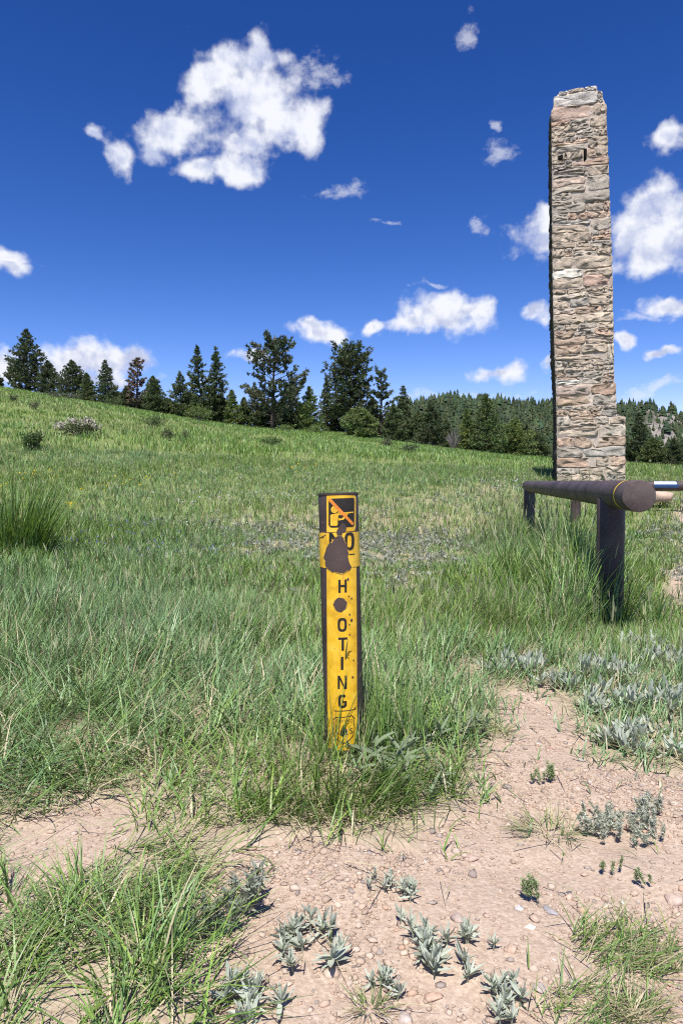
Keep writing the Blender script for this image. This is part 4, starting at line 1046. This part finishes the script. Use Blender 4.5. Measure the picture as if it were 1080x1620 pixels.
    th = np.clip((1 - .6 * sparse(X, Y)) * np.clip(.35 + 1.5 * fbm(X * 1.2, Y * 1.2, 93, 3), .3, 1), 0, 1); k = ~bare_mask(X, Y) & (r.random(len(X)) < th)
    X, Y, a, tr = [q[k] for q in (X, Y, a, tr)]; n = len(X); px, py = proj(X, Y, terrain(X, Y, False)); npst = near_post(X, Y)
    L = (.075 + .075 * tr + r.normal(0, .025, n)) * (1.0 + .7 * np.clip((360 - px) / 300, -.25, 1)) + .40 * npst * r.uniform(.15, 1.25, n) + .22 * (np.exp(-((px - 20) / 60) ** 2) * np.exp(-((py - 860) / 60) ** 2))
    L = np.clip(L * (1 - .35 * sparse(X, Y)), .05, .9)
    bl = np.clip(.32 + 2.0 * (fbm(X * .6, Y * .6, 71, 3) - .5) - .1 * npst, 0, .9); L = L * np.clip(.4 + 1.25 * fbm(X * .7 + 5, Y * .7, 89, 3), .5, 1.4)
    V, T, C = blades(np.stack([X, Y, terrain(X, Y) - .008], 1), a + r.normal(0, .8, n), L, r.uniform(.0055, .0105, n), np.abs(r.normal(.28, .22, n)), np.abs(r.normal(.6, .4, n)), 3, grass_col(n, r, bl[:, None], .07), r); A.put(V, T, C)
    # 9 - 22 m
    X, Y, a, tr = clumped(150000, 0, 9.0, 22, r, 12, .12, .6, 1.0)
    th = np.clip((1 - .6 * sparse(X, Y)) * np.clip(.2 + 1.7 * fbm(X * .5, Y * .5, 95, 4), .25, 1), 0, 1); k = ~bare_mask(X, Y) & (r.random(len(X)) < th)
    X, Y, a, tr = [q[k] for q in (X, Y, a, tr)]; n = len(X)
    L = np.clip((.09 + .12 * tr + r.normal(0, .03, n)) * (.55 + .9 * fbm(X * .3, Y * .3, 97, 3)) + .35 * near_post(X, Y) * r.uniform(.2, 1.1, n), .05, .8)
    bl = np.clip(.22 + 1.8 * (fbm(X * .3, Y * .3, 71, 3) - .5), 0, .8)
    V, T, C = blades(np.stack([X, Y, terrain(X, Y) - .01], 1), a, L, r.uniform(.008, .016, n), np.abs(r.normal(.34, .25, n)), np.abs(r.normal(.5, .4, n)), 2, grass_col(n, r, bl[:, None], .08), r); A.put(V, T, C)
    # 22 - 86 m
    X, Y, a, tr = clumped(230000, 0, 22, 86, r, 10, .3, .62, 2.0)
    th = np.clip(.3 + 1.5 * fbm(X * .2, Y * .2, 99, 4), .3, 1); k = (r.random(len(X)) < th); X, Y, a, tr = [q[k] for q in (X, Y, a, tr)]; n = len(X)
    L = np.clip((.18 + .16 * tr) * (.55 + .9 * fbm(X * .12, Y * .12, 98, 3)), .08, .6)
    bl = np.clip(.05 + .9 * (fbm(X * .1, Y * .14, 71, 3) - .45), 0, .7); strw = .06 + .3 * (fbm(X * .09, Y * .22, 72, 3) > .6)
    c = grass_col(n, r, bl[:, None], 0.0) * 1.08; st = r.random(n) < strw; c[st] = np.array([.30, .31, .13]) * r.uniform(.8, 1.2, (st.sum(), 1))
    V, T, C = blades(np.stack([X, Y, terrain(X, Y) - .02], 1), a, L, r.uniform(.022, .045, n) * np.interp(Y, [22, 80], [.8, 1.7]), np.abs(r.normal(.34, .25, n)), np.abs(r.normal(.5, .4, n)), 2, c, r); A.put(V, T, C)
    # flowering stalks
    for (ya, yb, m, h0, h1, dens) in ((1.9, 4.2, 260, .24, .40, .5), (4.0, 11.0, 800, .40, .72, 1.0), (5, 20, 1500, .25, .42, .3)):
        Y = np.sqrt(r.uniform(ya * ya, yb * yb, m * 3)); X = r.uniform(-1, 1, m * 3) * (.6 * Y + .5); w = near_post(X, Y) if dens == 1.0 else np.full(len(X), .33)
        k = (r.random(len(X)) < w) & ~bare_mask(X, Y); X, Y = X[k], Y[k]; n = len(X); L = r.uniform(h0, h1, n); az = r.uniform(0, 6.3, n); le = np.abs(r.normal(.08, .08, n)); cu = np.abs(r.normal(.15, .15, n))
        b0 = np.stack([X, Y, terrain(X, Y)], 1); c = np.array([.20, .22, .10]) * r.uniform(.7, 1.2, (n, 1))
        V, T, C = blades(b0, az, L, np.full(n, .003) * np.clip(Y / 4, 1, 3), le, cu, 4, c, r); A.put(V, T, C)
        th = le + cu * .6; tip = b0 + np.stack([np.sin(th) * np.cos(az) * L * .86, np.sin(th) * np.sin(az) * L * .86, np.cos(th) * L * .86], 1)
        hc = np.array([.30, .32, .17]) * r.uniform(.7, 1.15, (n, 1))
        for q in range(3):
            V, T, C = blades(tip, az + r.normal(0, .5, n), L * r.uniform(.14, .24, n), np.full(n, .007) * np.clip(Y / 4, 1, 3), th + r.normal(0, .12, n), cu, 3, hc, r); A.put(V, T, C)
    g = add('meadow_grass', A.mesh('meadow_grass'), leaf_mat('grass_blade', trans=.24, rough=.42, spec=.4))
    tag(g, 'green and straw coloured grass covering the meadow and the verge', 'grass', None, 'stuff')
    print('grass tris', sum(len(t) for t in A.t))
build_grass()

# ------------------------------------------------------------------ sage
M_SAGE = leaf_mat('sage_leaf', attr=False, color=(.49, .51, .45), trans=.25, rough=.75, spec=.2, vary=.3)
M_SAGEG = leaf_mat('green_leaf', attr=False, color=(.25, .30, .19), trans=.3, rough=.55, spec=.3, vary=.25)
def leaf_mesh(name, L, W, cup, bend, r, lobes=False):
    """a cupped, bent leaf with a midrib fold"""
    n = 6; V = []; T = []
    for i in range(n + 1):
        s = i / n; w = W * .5 * math.sin(math.pi * min(1, .10 + .9 * s) ** .85) ** .8 if i < n else 0
        if lobes: w *= 1.0 + .35 * math.sin(s * 16) * (s > .3)
        th = bend * s; y = L * s * math.cos(th * .5); z = L * s * math.sin(th * .5)
        V += [(-w, y, z + cup * w), (0, y, z - .1 * w), (w * r.uniform(.85, 1.1), y, z + cup * w)]
    for i in range(n):
        a = 3 * i
        for j in (0, 1): T += [(a + j, a + j + 1, a + j + 3), (a + j + 1, a + j + 4, a + j + 3)]
    return mesh_np(name, np.array(V), np.array(T), None, True)
rl = np.random.default_rng(3)
SAGE_LEAVES = [leaf_mesh('sage_leaf', 1.0, rl.uniform(.18, .30), rl.uniform(.3, .9), rl.uniform(-.5, .9), rl, i % 3 == 0) for i in range(7)]
for me in SAGE_LEAVES: me.materials.append(M_SAGE)
WEED_LEAVES = [leaf_mesh('weed_leaf', 1.0, rl.uniform(.12, .19), rl.uniform(.3, .7), rl.uniform(-1.2, .2), rl) for i in range(5)]
for me in WEED_LEAVES: me.materials.append(M_SAGEG)
M_STEM = plain('sage_stem', (.22, .23, .17), .8, .2, 40, .3)
def leafy(name, x, y, wpx, lab, leaves, Lpx, n_ros, per, r, cat, grp, upright=.6, stemh=.4, pt=None):
    p = ground_at(x, y) if pt is None else pt
    f = p.y; k = math.hypot(f, EYE) / FPX; R = wpx / 2 * k
    e = empty(name, p - Vector((0, 0, .004)), lab, cat, grp); st = Acc()
    for i in range(n_ros):
        a = r.uniform(0, 6.3); q = math.sqrt(r.random()) * .85; c = np.array([math.cos(a) * R * q, math.sin(a) * R * q, 0])
        c[2] = tz(p.x + c[0], p.y + c[1]) - p.z; h = stemh * Lpx * k * r.uniform(.4, 1.3); out = np.array([math.cos(a), math.sin(a), 0]) * q * h * .6
        top = c + out + np.array([0, 0, h]); V, T = tube([c - np.array([0, 0, .01]), (c + top) / 2 - out * .1, top], [.0016, .0014, .001], 5, False); add('stem', mesh_np('stem', V, T), M_STEM, e)
        for j in range(per):
            s = (j + r.random()) / per; o = c + (top - c) * (.15 + .85 * s); az = j * 2.4 + r.uniform(-.8, .8); el = (.05 + 1.25 * s * upright * 1.25) + r.normal(0, .34); el = min(el, 1.45)
            L = Lpx * k * r.uniform(.45, 1.25) * (.75 + .4 * math.sin(math.pi * min(1, s + .2)))
            lo = bpy.data.objects.new('leaf', leaves[r.integers(len(leaves))]); COL.objects.link(lo); lo.parent = e
            lo.location = o; lo.rotation_euler = Euler((el, r.normal(0, .35), az), 'XYZ'); lo.scale = (L * r.uniform(.8, 1.2), L, L)
    return e
rs = np.random.default_rng(8)
SAGE = [  # x, y, width, leaf px, rosettes, leaves each, label
 (492, 1500, 105, 42, 7, 11, 'grey sage clump in bare earth left of centre, below the marker post'),
 (395, 1592, 95, 42, 6, 11, 'silvery sage clump at the bottom edge, nearest the lower left grass'),
 (600, 1560, 60, 32, 3, 9, 'small sage rosette between the two big sage clumps at the bottom'),
 (700, 1505, 120, 40, 8, 10, 'broad pale sage clump on the bare path, largest at the bottom'),
 (765, 1485, 60, 30, 3, 9, 'little sage sprig touching the right side of the broad pale sage clump'),
 (800, 1590, 80, 34, 5, 10, 'curled sage plant right of the broad pale clump near the bottom edge'),
 (602, 1392, 50, 26, 3, 8, 'small dusty sage sprig on the path just below the grass tangle'),
 (640, 1412, 48, 26, 3, 8, 'second dusty sage sprig just right of the small one below the grass tangle'),
 (633, 1462, 24, 28, 1, 7, 'single-stemmed tiny sage above the broad pale clump'),
 (1010, 1180, 110, 44, 7, 10, 'grey sage clump at the upper right edge of the bare path'),
 (955, 1120, 90, 42, 6, 10, 'sage clump below the near barrier post at the path corner'),
 (1040, 1120, 100, 44, 7, 10, 'sage clump right of the path corner, close to the right edge'),
 (960, 1075, 80, 44, 5, 10, 'upright silver sage in front of the near barrier post'),
 (1060, 1060, 90, 44, 6, 10, 'silver sage behind the others at the right edge'),
 (830, 1060, 70, 36, 5, 9, 'whitish sage at the left corner of the tall barrier grass'),
 (790, 1065, 50, 34, 4, 9, 'small whitish sage left of the path corner sage'),
 (880, 1085, 56, 34, 4, 9, 'dusty sage low in the grass between path and near barrier post'),
 (1010, 1035, 80, 42, 5, 10, 'pale sage at the foot of the near barrier post, on its right'),
]
for (x, y, w, L, nr, pe, lab) in SAGE: leafy('sage_plant', x, y, w, lab, SAGE_LEAVES, L * (.58 if y > 1250 else .62), (int(nr * (1.7 if y > 1250 else 2.6) + .5) if nr > 1 else 1), pe + 3, rs, 'plant', 'sage plants on the bare earth', .8, .62)
WEEDS = [(610, 1215, 120, 70, 6, 11, 'leafy green weed at the right foot of the marker post'), (675, 1190, 110, 62, 6, 11, 'grey-green leafy weed right of the marker post, in the middle of the tangle'),
         (655, 1255, 120, 58, 6, 10, 'sprawling leafy weed at the lower right edge of the grass tangle'), (720, 1165, 80, 52, 5, 10, 'greyish leafy weed at the right end of the grass tangle')]
for (x, y, w, L, nr, pe, lab) in WEEDS: leafy('leafy_weed', x, y, w, lab, WEED_LEAVES, L * .60, nr + 2, pe, rs, 'plant', 'leafy weeds round the marker post', .7, 1.0)

def feathery(name, x, y, wpx, hpx, n, col, lab, r):
    """low fine-leaved plant: thin stems thick with tiny leaves"""
    p = ground_at(x, y); k = math.hypot(p.y, EYE) / FPX; R = wpx / 2 * k; H = hpx * k; e = empty(name, p, lab, 'plant', 'small fine-leaved plants on the path'); st = Acc(); lf = Acc()
    for i in range(n):
        a = r.uniform(0, 6.3); q = math.sqrt(r.random()); c = np.array([math.cos(a) * R * q, math.sin(a) * R * .55 * q, 0]); c[2] = tz(p.x + c[0], p.y + c[1]) - p.z; top = c + np.array([r.normal(0, .25) * H, r.normal(0, .25) * H, H * r.uniform(.5, 1.1)])
        V, T = tube([c, top], [.0012, .0006], 4, False); add('stem', mesh_np('stem', V, T), M_STEM, e); m = 22
        s = r.uniform(.05, 1, m)[:, None]; P = c + (top - c) * s; V, T = tufts(P, np.tile([0, 0, .5], (m, 1)), np.full(m, H * .24), r, 4, .8, .2, .16); lf.put(V, T, np.repeat(np.array(col)[None] * r.uniform(.7, 1.3, (len(V) // 3, 1)), 3, 0))
    add('foliage', lf.mesh('foliage'), M_SHRUB, e)
SG = (.42, .44, .36); GG = (.24, .30, .14)
for (x, y, w, h, n, col, lab) in [(985, 1318, 130, 24, 40, SG, 'low grey fringed shrub on the bare path at right'), (1030, 1285, 55, 26, 9, SG, 'small grey tuft at the upper right of the fringed shrub'), (940, 1290, 50, 18, 9, SG, 'thin grey tuft at the left end of the fringed shrub'),
        (876, 1232, 14, 22, 4, GG, 'tiny upright green sprout high on the bare path'), (848, 1236, 22, 16, 4, GG, 'tiny green sprout left of the upright one on the path'), (763, 1238, 22, 12, 4, GG, 'tiny sprout at the shaded edge of the path'),
        (845, 1420, 26, 30, 4, GG, 'little green sprout beside the oval grey stone'), (965, 1375, 30, 18, 4, GG, 'small sprout below the grey fringed shrub'), (1018, 1395, 24, 18, 4, GG, 'small sprout between the fringed shrub and the big grass tuft'),
        (340, 1470, 40, 46, 7, (.24, .28, .19), 'feathery grey-green herb at the right end of the flattened grass'), (385, 1440, 36, 60, 5, (.28, .30, .24), 'tall thin feathery herb left of the first sage clump'), (262, 1570, 36, 34, 6, GG, 'feathery green sprig at the bottom left edge of the bare earth')]:
    feathery('fringed_plant', x, y, w, h, n, col, lab, rs)

# sage scattered through the meadow: too many and too small to count
def build_far_sage():
    r = np.random.default_rng(15); A = Acc(); n = 9000
    Y = np.concatenate([np.sqrt(r.uniform(16, 100, n // 2)), np.sqrt(r.uniform(100, 700, n // 2))]); X = r.uniform(-1, 1, n) * (.58 * Y + .4); sp = sparse(X, Y); k = (r.random(n) < np.clip(sp * .55, .02, .6)); X, Y = X[k], Y[k]
    Z = terrain(X, Y); P = np.stack([X, Y, Z + .02], 1); P = np.repeat(P, 5, 0) + r.normal(0, .03, (len(P) * 5, 3)) * np.array([1, 1, .6])
    V, T = tufts(P, np.tile([0, 0, .8], (len(P), 1)), np.repeat(np.clip(.026 + .0022 * Y, 0, .07), 5), r, 5, .7, .5, .24)
    A.put(V, T, np.repeat(np.array([.38, .395, .32])[None] * r.uniform(.55, 1.15, (len(V) // 3, 1)), 3, 0))
    tag(add('meadow_sage', A.mesh('meadow_sage'), M_SHRUB), 'low grey sage growing all through the thin middle of the meadow', 'sage', None, 'stuff')
    # wildflowers
    B = Acc()
    def fl(cx, cy, sx, sy, m, col, size):
        c = ground_at(cx, cy); kx = c.y / FPX; x = c.x + r.normal(0, sx * kx, m); y = c.y + r.normal(0, sy, m); z = terrain(x, y) + r.uniform(.08, .2, m)
        V, T = tufts(np.stack([x, y, z], 1), np.tile([0, -.2, .6], (m, 1)), np.full(m, size * max(1, c.y / 6)), r, 5, .9, .2, .45); B.put(V, T, np.repeat(np.array(col)[None] * r.uniform(.8, 1.15, (len(V) // 3, 1)), 3, 0))
    Yl = (.80, .62, .03); Wh = (.72, .70, .70); Pu = (.23, .24, .50)
    for a in [(113, 812, 6, .08, 12, Yl, .014), (60, 762, 22, .8, 22, Yl, .012), (200, 770, 25, .7, 16, Yl, .012), (470, 748, 16, 1, 8, Yl, .012), (440, 795, 40, .4, 40, Wh, .011), (385, 845, 60, .5, 60, Wh, .009), (340, 800, 50, .6, 22, Wh, .011), (200, 850, 40, .4, 46, Pu, .014), (140, 880, 30, .3, 26, Pu, .013), (280, 890, 60, .3, 46, Pu, .012), (5, 915, 10, .15, 6, Yl, .010), (790, 772, 40, 1.0, 30, Wh, .010)]: fl(*a)
    tag(add('wildflowers', B.mesh('wildflowers'), M_SHRUB), 'tiny yellow, white and violet wildflowers dotted through the meadow', 'flowers', None, 'stuff')
build_far_sage()

# ------------------------------------------------------------------ single grass tufts on the path
M_TUFT = leaf_mat('tuft_blade', trans=.4, rough=.45, spec=.35)
def grass_tuft(x, y, wpx, Lpx, n, straw, lab, azm=None, ln=(.6, 1.4), wid=1.0):
    p = ground_at(x, y); k = math.hypot(p.y, EYE) / FPX; r = rs; R = wpx / 2 * k * .45; a = r.uniform(0, 6.3, n); d = R * np.sqrt(r.random(n)); az = a + r.normal(0, .6, n) if azm is None else r.normal(azm, .8, n)
    X = np.cos(a) * d * 1.5; Y = np.sin(a) * d; Z = terrain(X + p.x, Y + p.y) - p.z - .004
    V, T, C = blades(np.stack([X, Y, Z], 1), az, Lpx * k * .72 * r.uniform(.45, 1.2, n), r.uniform(.0009, .0022, n) * wid, r.uniform(*ln, n), r.uniform(.1, .6, n), 4, grass_col(n, r, .25, straw), r)
    o = add('grass_tuft', mesh_np('grass_tuft', V, T, C), M_TUFT); o.location = p; tag(o, lab, 'grass tuft', 'grass tufts on the bare path')
for a in [(865, 1312, 140, 66, 130, .3, 'fine green grass tuft on the path left of the fringed shrub', None, (.6, 1.45), 1.4), (985, 1500, 230, 90, 330, .35, 'big spreading grass tuft at the lower right of the path', .3, (.8, 1.5), 1.35), (930, 1590, 210, 80, 190, .4, 'sparse straw-tinged grass tuft at the bottom right corner', .2, (.8, 1.5), 1.35), (585, 1590, 60, 60, 60, .3, 'wispy grass tuft beside the small sage rosette at the bottom'),
          (1010, 1600, 90, 70, 140, .3, 'thin grass tuft in the bottom right corner edge'), (770, 1160, 90, 60, 200, .1, 'green grass tuft where the tangle meets the path'), (570, 1275, 230, 150, 330, .1, 'arching long-bladed grass tuft hanging over the path below the marker post', -.9, (.3, 1.2), 2.0), (640, 1250, 200, 130, 220, .1, 'long-bladed grass spilling forward at the right end of the tangle', -.6, (.3, 1.2), 2.0), (450, 1280, 220, 130, 260, .14, 'long-bladed grass clump spilling forward left of the marker post', -1.2, (.3, 1.2), 2.0), (515, 1200, 70, 170, 70, .15, 'tall grass tuft brushing the left foot of the marker post', 1.2, (.05, .5), 1.8), (552, 1208, 80, 200, 70, .1, 'tall green blades rising in front of the lowest letters of the marker post', 1.0, (.02, .35), 1.9), (615, 1190, 170, 200, 260, .1, 'upright grass tuft on the right side of the marker post foot', 1.4, (.05, .5), 1.8), (18, 890, 150, 190, 900, .04, 'lush dark tussock of tall grass at the left edge of the meadow', None, (.05, .6), 8.0), (470, 1230, 110, 150, 130, .12, 'bushy grass tuft left of the marker post foot', None, (.2, .9), 1.8)]: grass_tuft(*a)

# ------------------------------------------------------------------ gravel and stones
def rock_np(r, sub=1):
    bm = bmesh.new(); bmesh.ops.create_icosphere(bm, subdivisions=sub, radius=1); V = np.array([v.co[:] for v in bm.verts]); T = np.array([[v.index for v in f.verts] for f in bm.faces]); bm.free()
    return V, T
def build_gravel():
    r = np.random.default_rng(23); V0, T0 = rock_np(r, 1); A = Acc(); M = 260000
    Y = np.sqrt(r.uniform(.5, 16, M)); X = r.uniform(-1, 1, M) * (.6 * Y + .3); b = bare_mask(X, Y); cl = fbm(X * 3.5, Y * 3.5, 47, 3); k = b & (r.random(M) < np.clip(.22 + 2.4 * (cl - .40), .06, 1)) | (r.random(M) < .02); X, Y = X[k], Y[k]; n = len(X)
    S = np.exp(r.normal(math.log(.0025), .62, n)).clip(.0013, .011); Z = terrain(X, Y) - .0115
    pal = np.array([(.44, .33, .25), (.38, .285, .215), (.52, .415, .33), (.46, .31, .22), (.31, .265, .235), (.60, .54, .48), (.24, .20, .18), (.52, .38, .29)])
    c = pal[r.choice(8, n, p=[.30, .24, .16, .09, .09, .015, .035, .07])] * r.uniform(.85, 1.1, (n, 1))
    ang = r.uniform(0, 6.3, n); V = V0[None] * np.stack([S * r.uniform(.8, 1.5, n), S * r.uniform(.7, 1.2, n), S * r.uniform(.35, .75, n)], 1)[:, None, :]
    V = V * r.uniform(.55, 1.25, V.shape[:2] + (1,)); ca, sa = np.cos(ang)[:, None], np.sin(ang)[:, None]; V = np.stack([V[..., 0] * ca - V[..., 1] * sa, V[..., 0] * sa + V[..., 1] * ca, V[..., 2]], -1) + np.stack([X, Y, Z + S * .1], 1)[:, None, :]
    nv = len(V0); T = T0[None] + (np.arange(n) * nv)[:, None, None]; A.put(V.reshape(-1, 3), T.reshape(-1, 3), np.repeat(c, nv, 0))
    m, nt, N, L, b_ = newmat('gravel_stone'); a = N.new('ShaderNodeAttribute'); a.attribute_name = 'col'; tc = N.new('ShaderNodeTexCoord'); nz = nnode(N, L, tc.outputs['Object'], 220, 5, .65); L.new(mixc(N, L, .5, a.outputs['Color'], mixc(N, L, nz.outputs['Fac'], (.3, .22, .17), a.outputs['Color'])), b_.inputs['Base Color']); b_.inputs['Roughness'].default_value = .9; b_.inputs['Specular IOR Level'].default_value = .2; bump(N, L, nz.outputs['Fac'], .5, .002, b_)
    tag(add('gravel', A.mesh('gravel'), m), 'pinkish tan gravel strewn over the bare path', 'gravel', None, 'stuff')
    print('gravel', n)
build_gravel()
def stone(x, y, w, h, col, lab, sq=.6, rot=0.0, cat='stone', grp='loose stones on the bare path', name='loose_stone', dep=None, aniso=1.0):
    r = np.random.default_rng(int(x * 3 + y)); p = ground_at(x, y); k = math.hypot(p.y, EYE) / FPX; V, T = rock_np(r, 2)
    q = r.normal(0, 1, (13, 3)); q /= np.linalg.norm(q, axis=1)[:, None]
    for u in q:                                         # knock flat facets off a ball
        d = V @ u; V = V - np.outer(np.maximum(d - r.uniform(.45, .8), 0), u)
    V = V + r.normal(0, .035, V.shape); V = V * np.array([w / 2 * k, h / 2 * k * 1.25 * aniso, min(w, h) / 2 * k * sq]); c, s = math.cos(rot), math.sin(rot); V[:, :2] = V[:, :2] @ np.array([[c, s], [-s, c]])
    m = plain('stone_' + name, col, .9, .2, 90, .28, .5, .002)
    o = add(name, mesh_np(name, V, T, None, False), m); o.location = p + Vector((0, 0, min(w, h) / 2 * k * sq * .2 - .012)); tag(o, lab, cat, grp)
for a in [(868, 1432, 17, 30, (.30, .28, .285), 'smooth oval blue-grey stone on the path beside a sprout', .6, .45), (838, 1458, 24, 13, (.62, .54, .45), 'cream flat stone left of the big grass tuft'), (742, 1350, 26, 18, (.40, .29, .23), 'rounded brown stone lying below the grass tangle'),
          (820, 1428, 18, 12, (.46, .43, .42), 'small white and grey pebble left of the oval stone'), (899, 1403, 9, 6, (.10, .10, .115), 'tiny dark slate pebble right of the oval stone'), (412, 1362, 44, 20, (.42, .34, .29), 'pinkish flat rock half under grass left of the marker post'), (808, 1492, 26, 18, (.43, .31, .235), 'reddish stone beside the broad pale sage clump'),
          (684, 1568, 30, 18, (.44, .30, .22), 'orange-brown stone below the broad pale sage clump'), (1062, 1416, 30, 26, (.42, .32, .26), 'tan stone at the right edge of the path'), (724, 1445, 30, 20, (.36, .28, .24), 'dull brown clod above the broad pale sage clump'), (800, 1534, 14, 12, (.60, .56, .52), 'pale pebble between the broad and curled sage plants'),
          (1044, 1222, 28, 14, (.33, .24, .20), 'dark red stone at the upper right of the path'), (855, 1555, 26, 18, (.40, .34, .31), 'grey-pink stone right of the curled sage plant'), (640, 1600, 26, 16, (.40, .33, .29), 'grey-pink stone at the bottom edge near the centre'), (455, 1545, 20, 14, (.46, .34, .27), 'peach stone between the two left sage clumps'), (905, 1545, 20, 14, (.42, .36, .33), 'dull grey stone at the left side of the bottom right grass')]: stone(*a)
def slab():
    p = at(1034, 786, 12.2); g = tz(p.x, p.y); r = np.random.default_rng(2); V, T = rock_np(r, 2); V = np.clip(V, -.72, .72) / .72 + r.normal(0, .05, V.shape); V = V * np.array([.30, .2, .10])
    o = add('rock', mesh_np('rock', V, T), plain('pink_rock', (.46, .34, .27), .9, .2, 12, .3, .6, .02)); o.location = (p.x, p.y, max(g + .06, p.z)); tag(o, 'flat pinkish rock lying below the far taped pipe at right', 'rock')
slab()
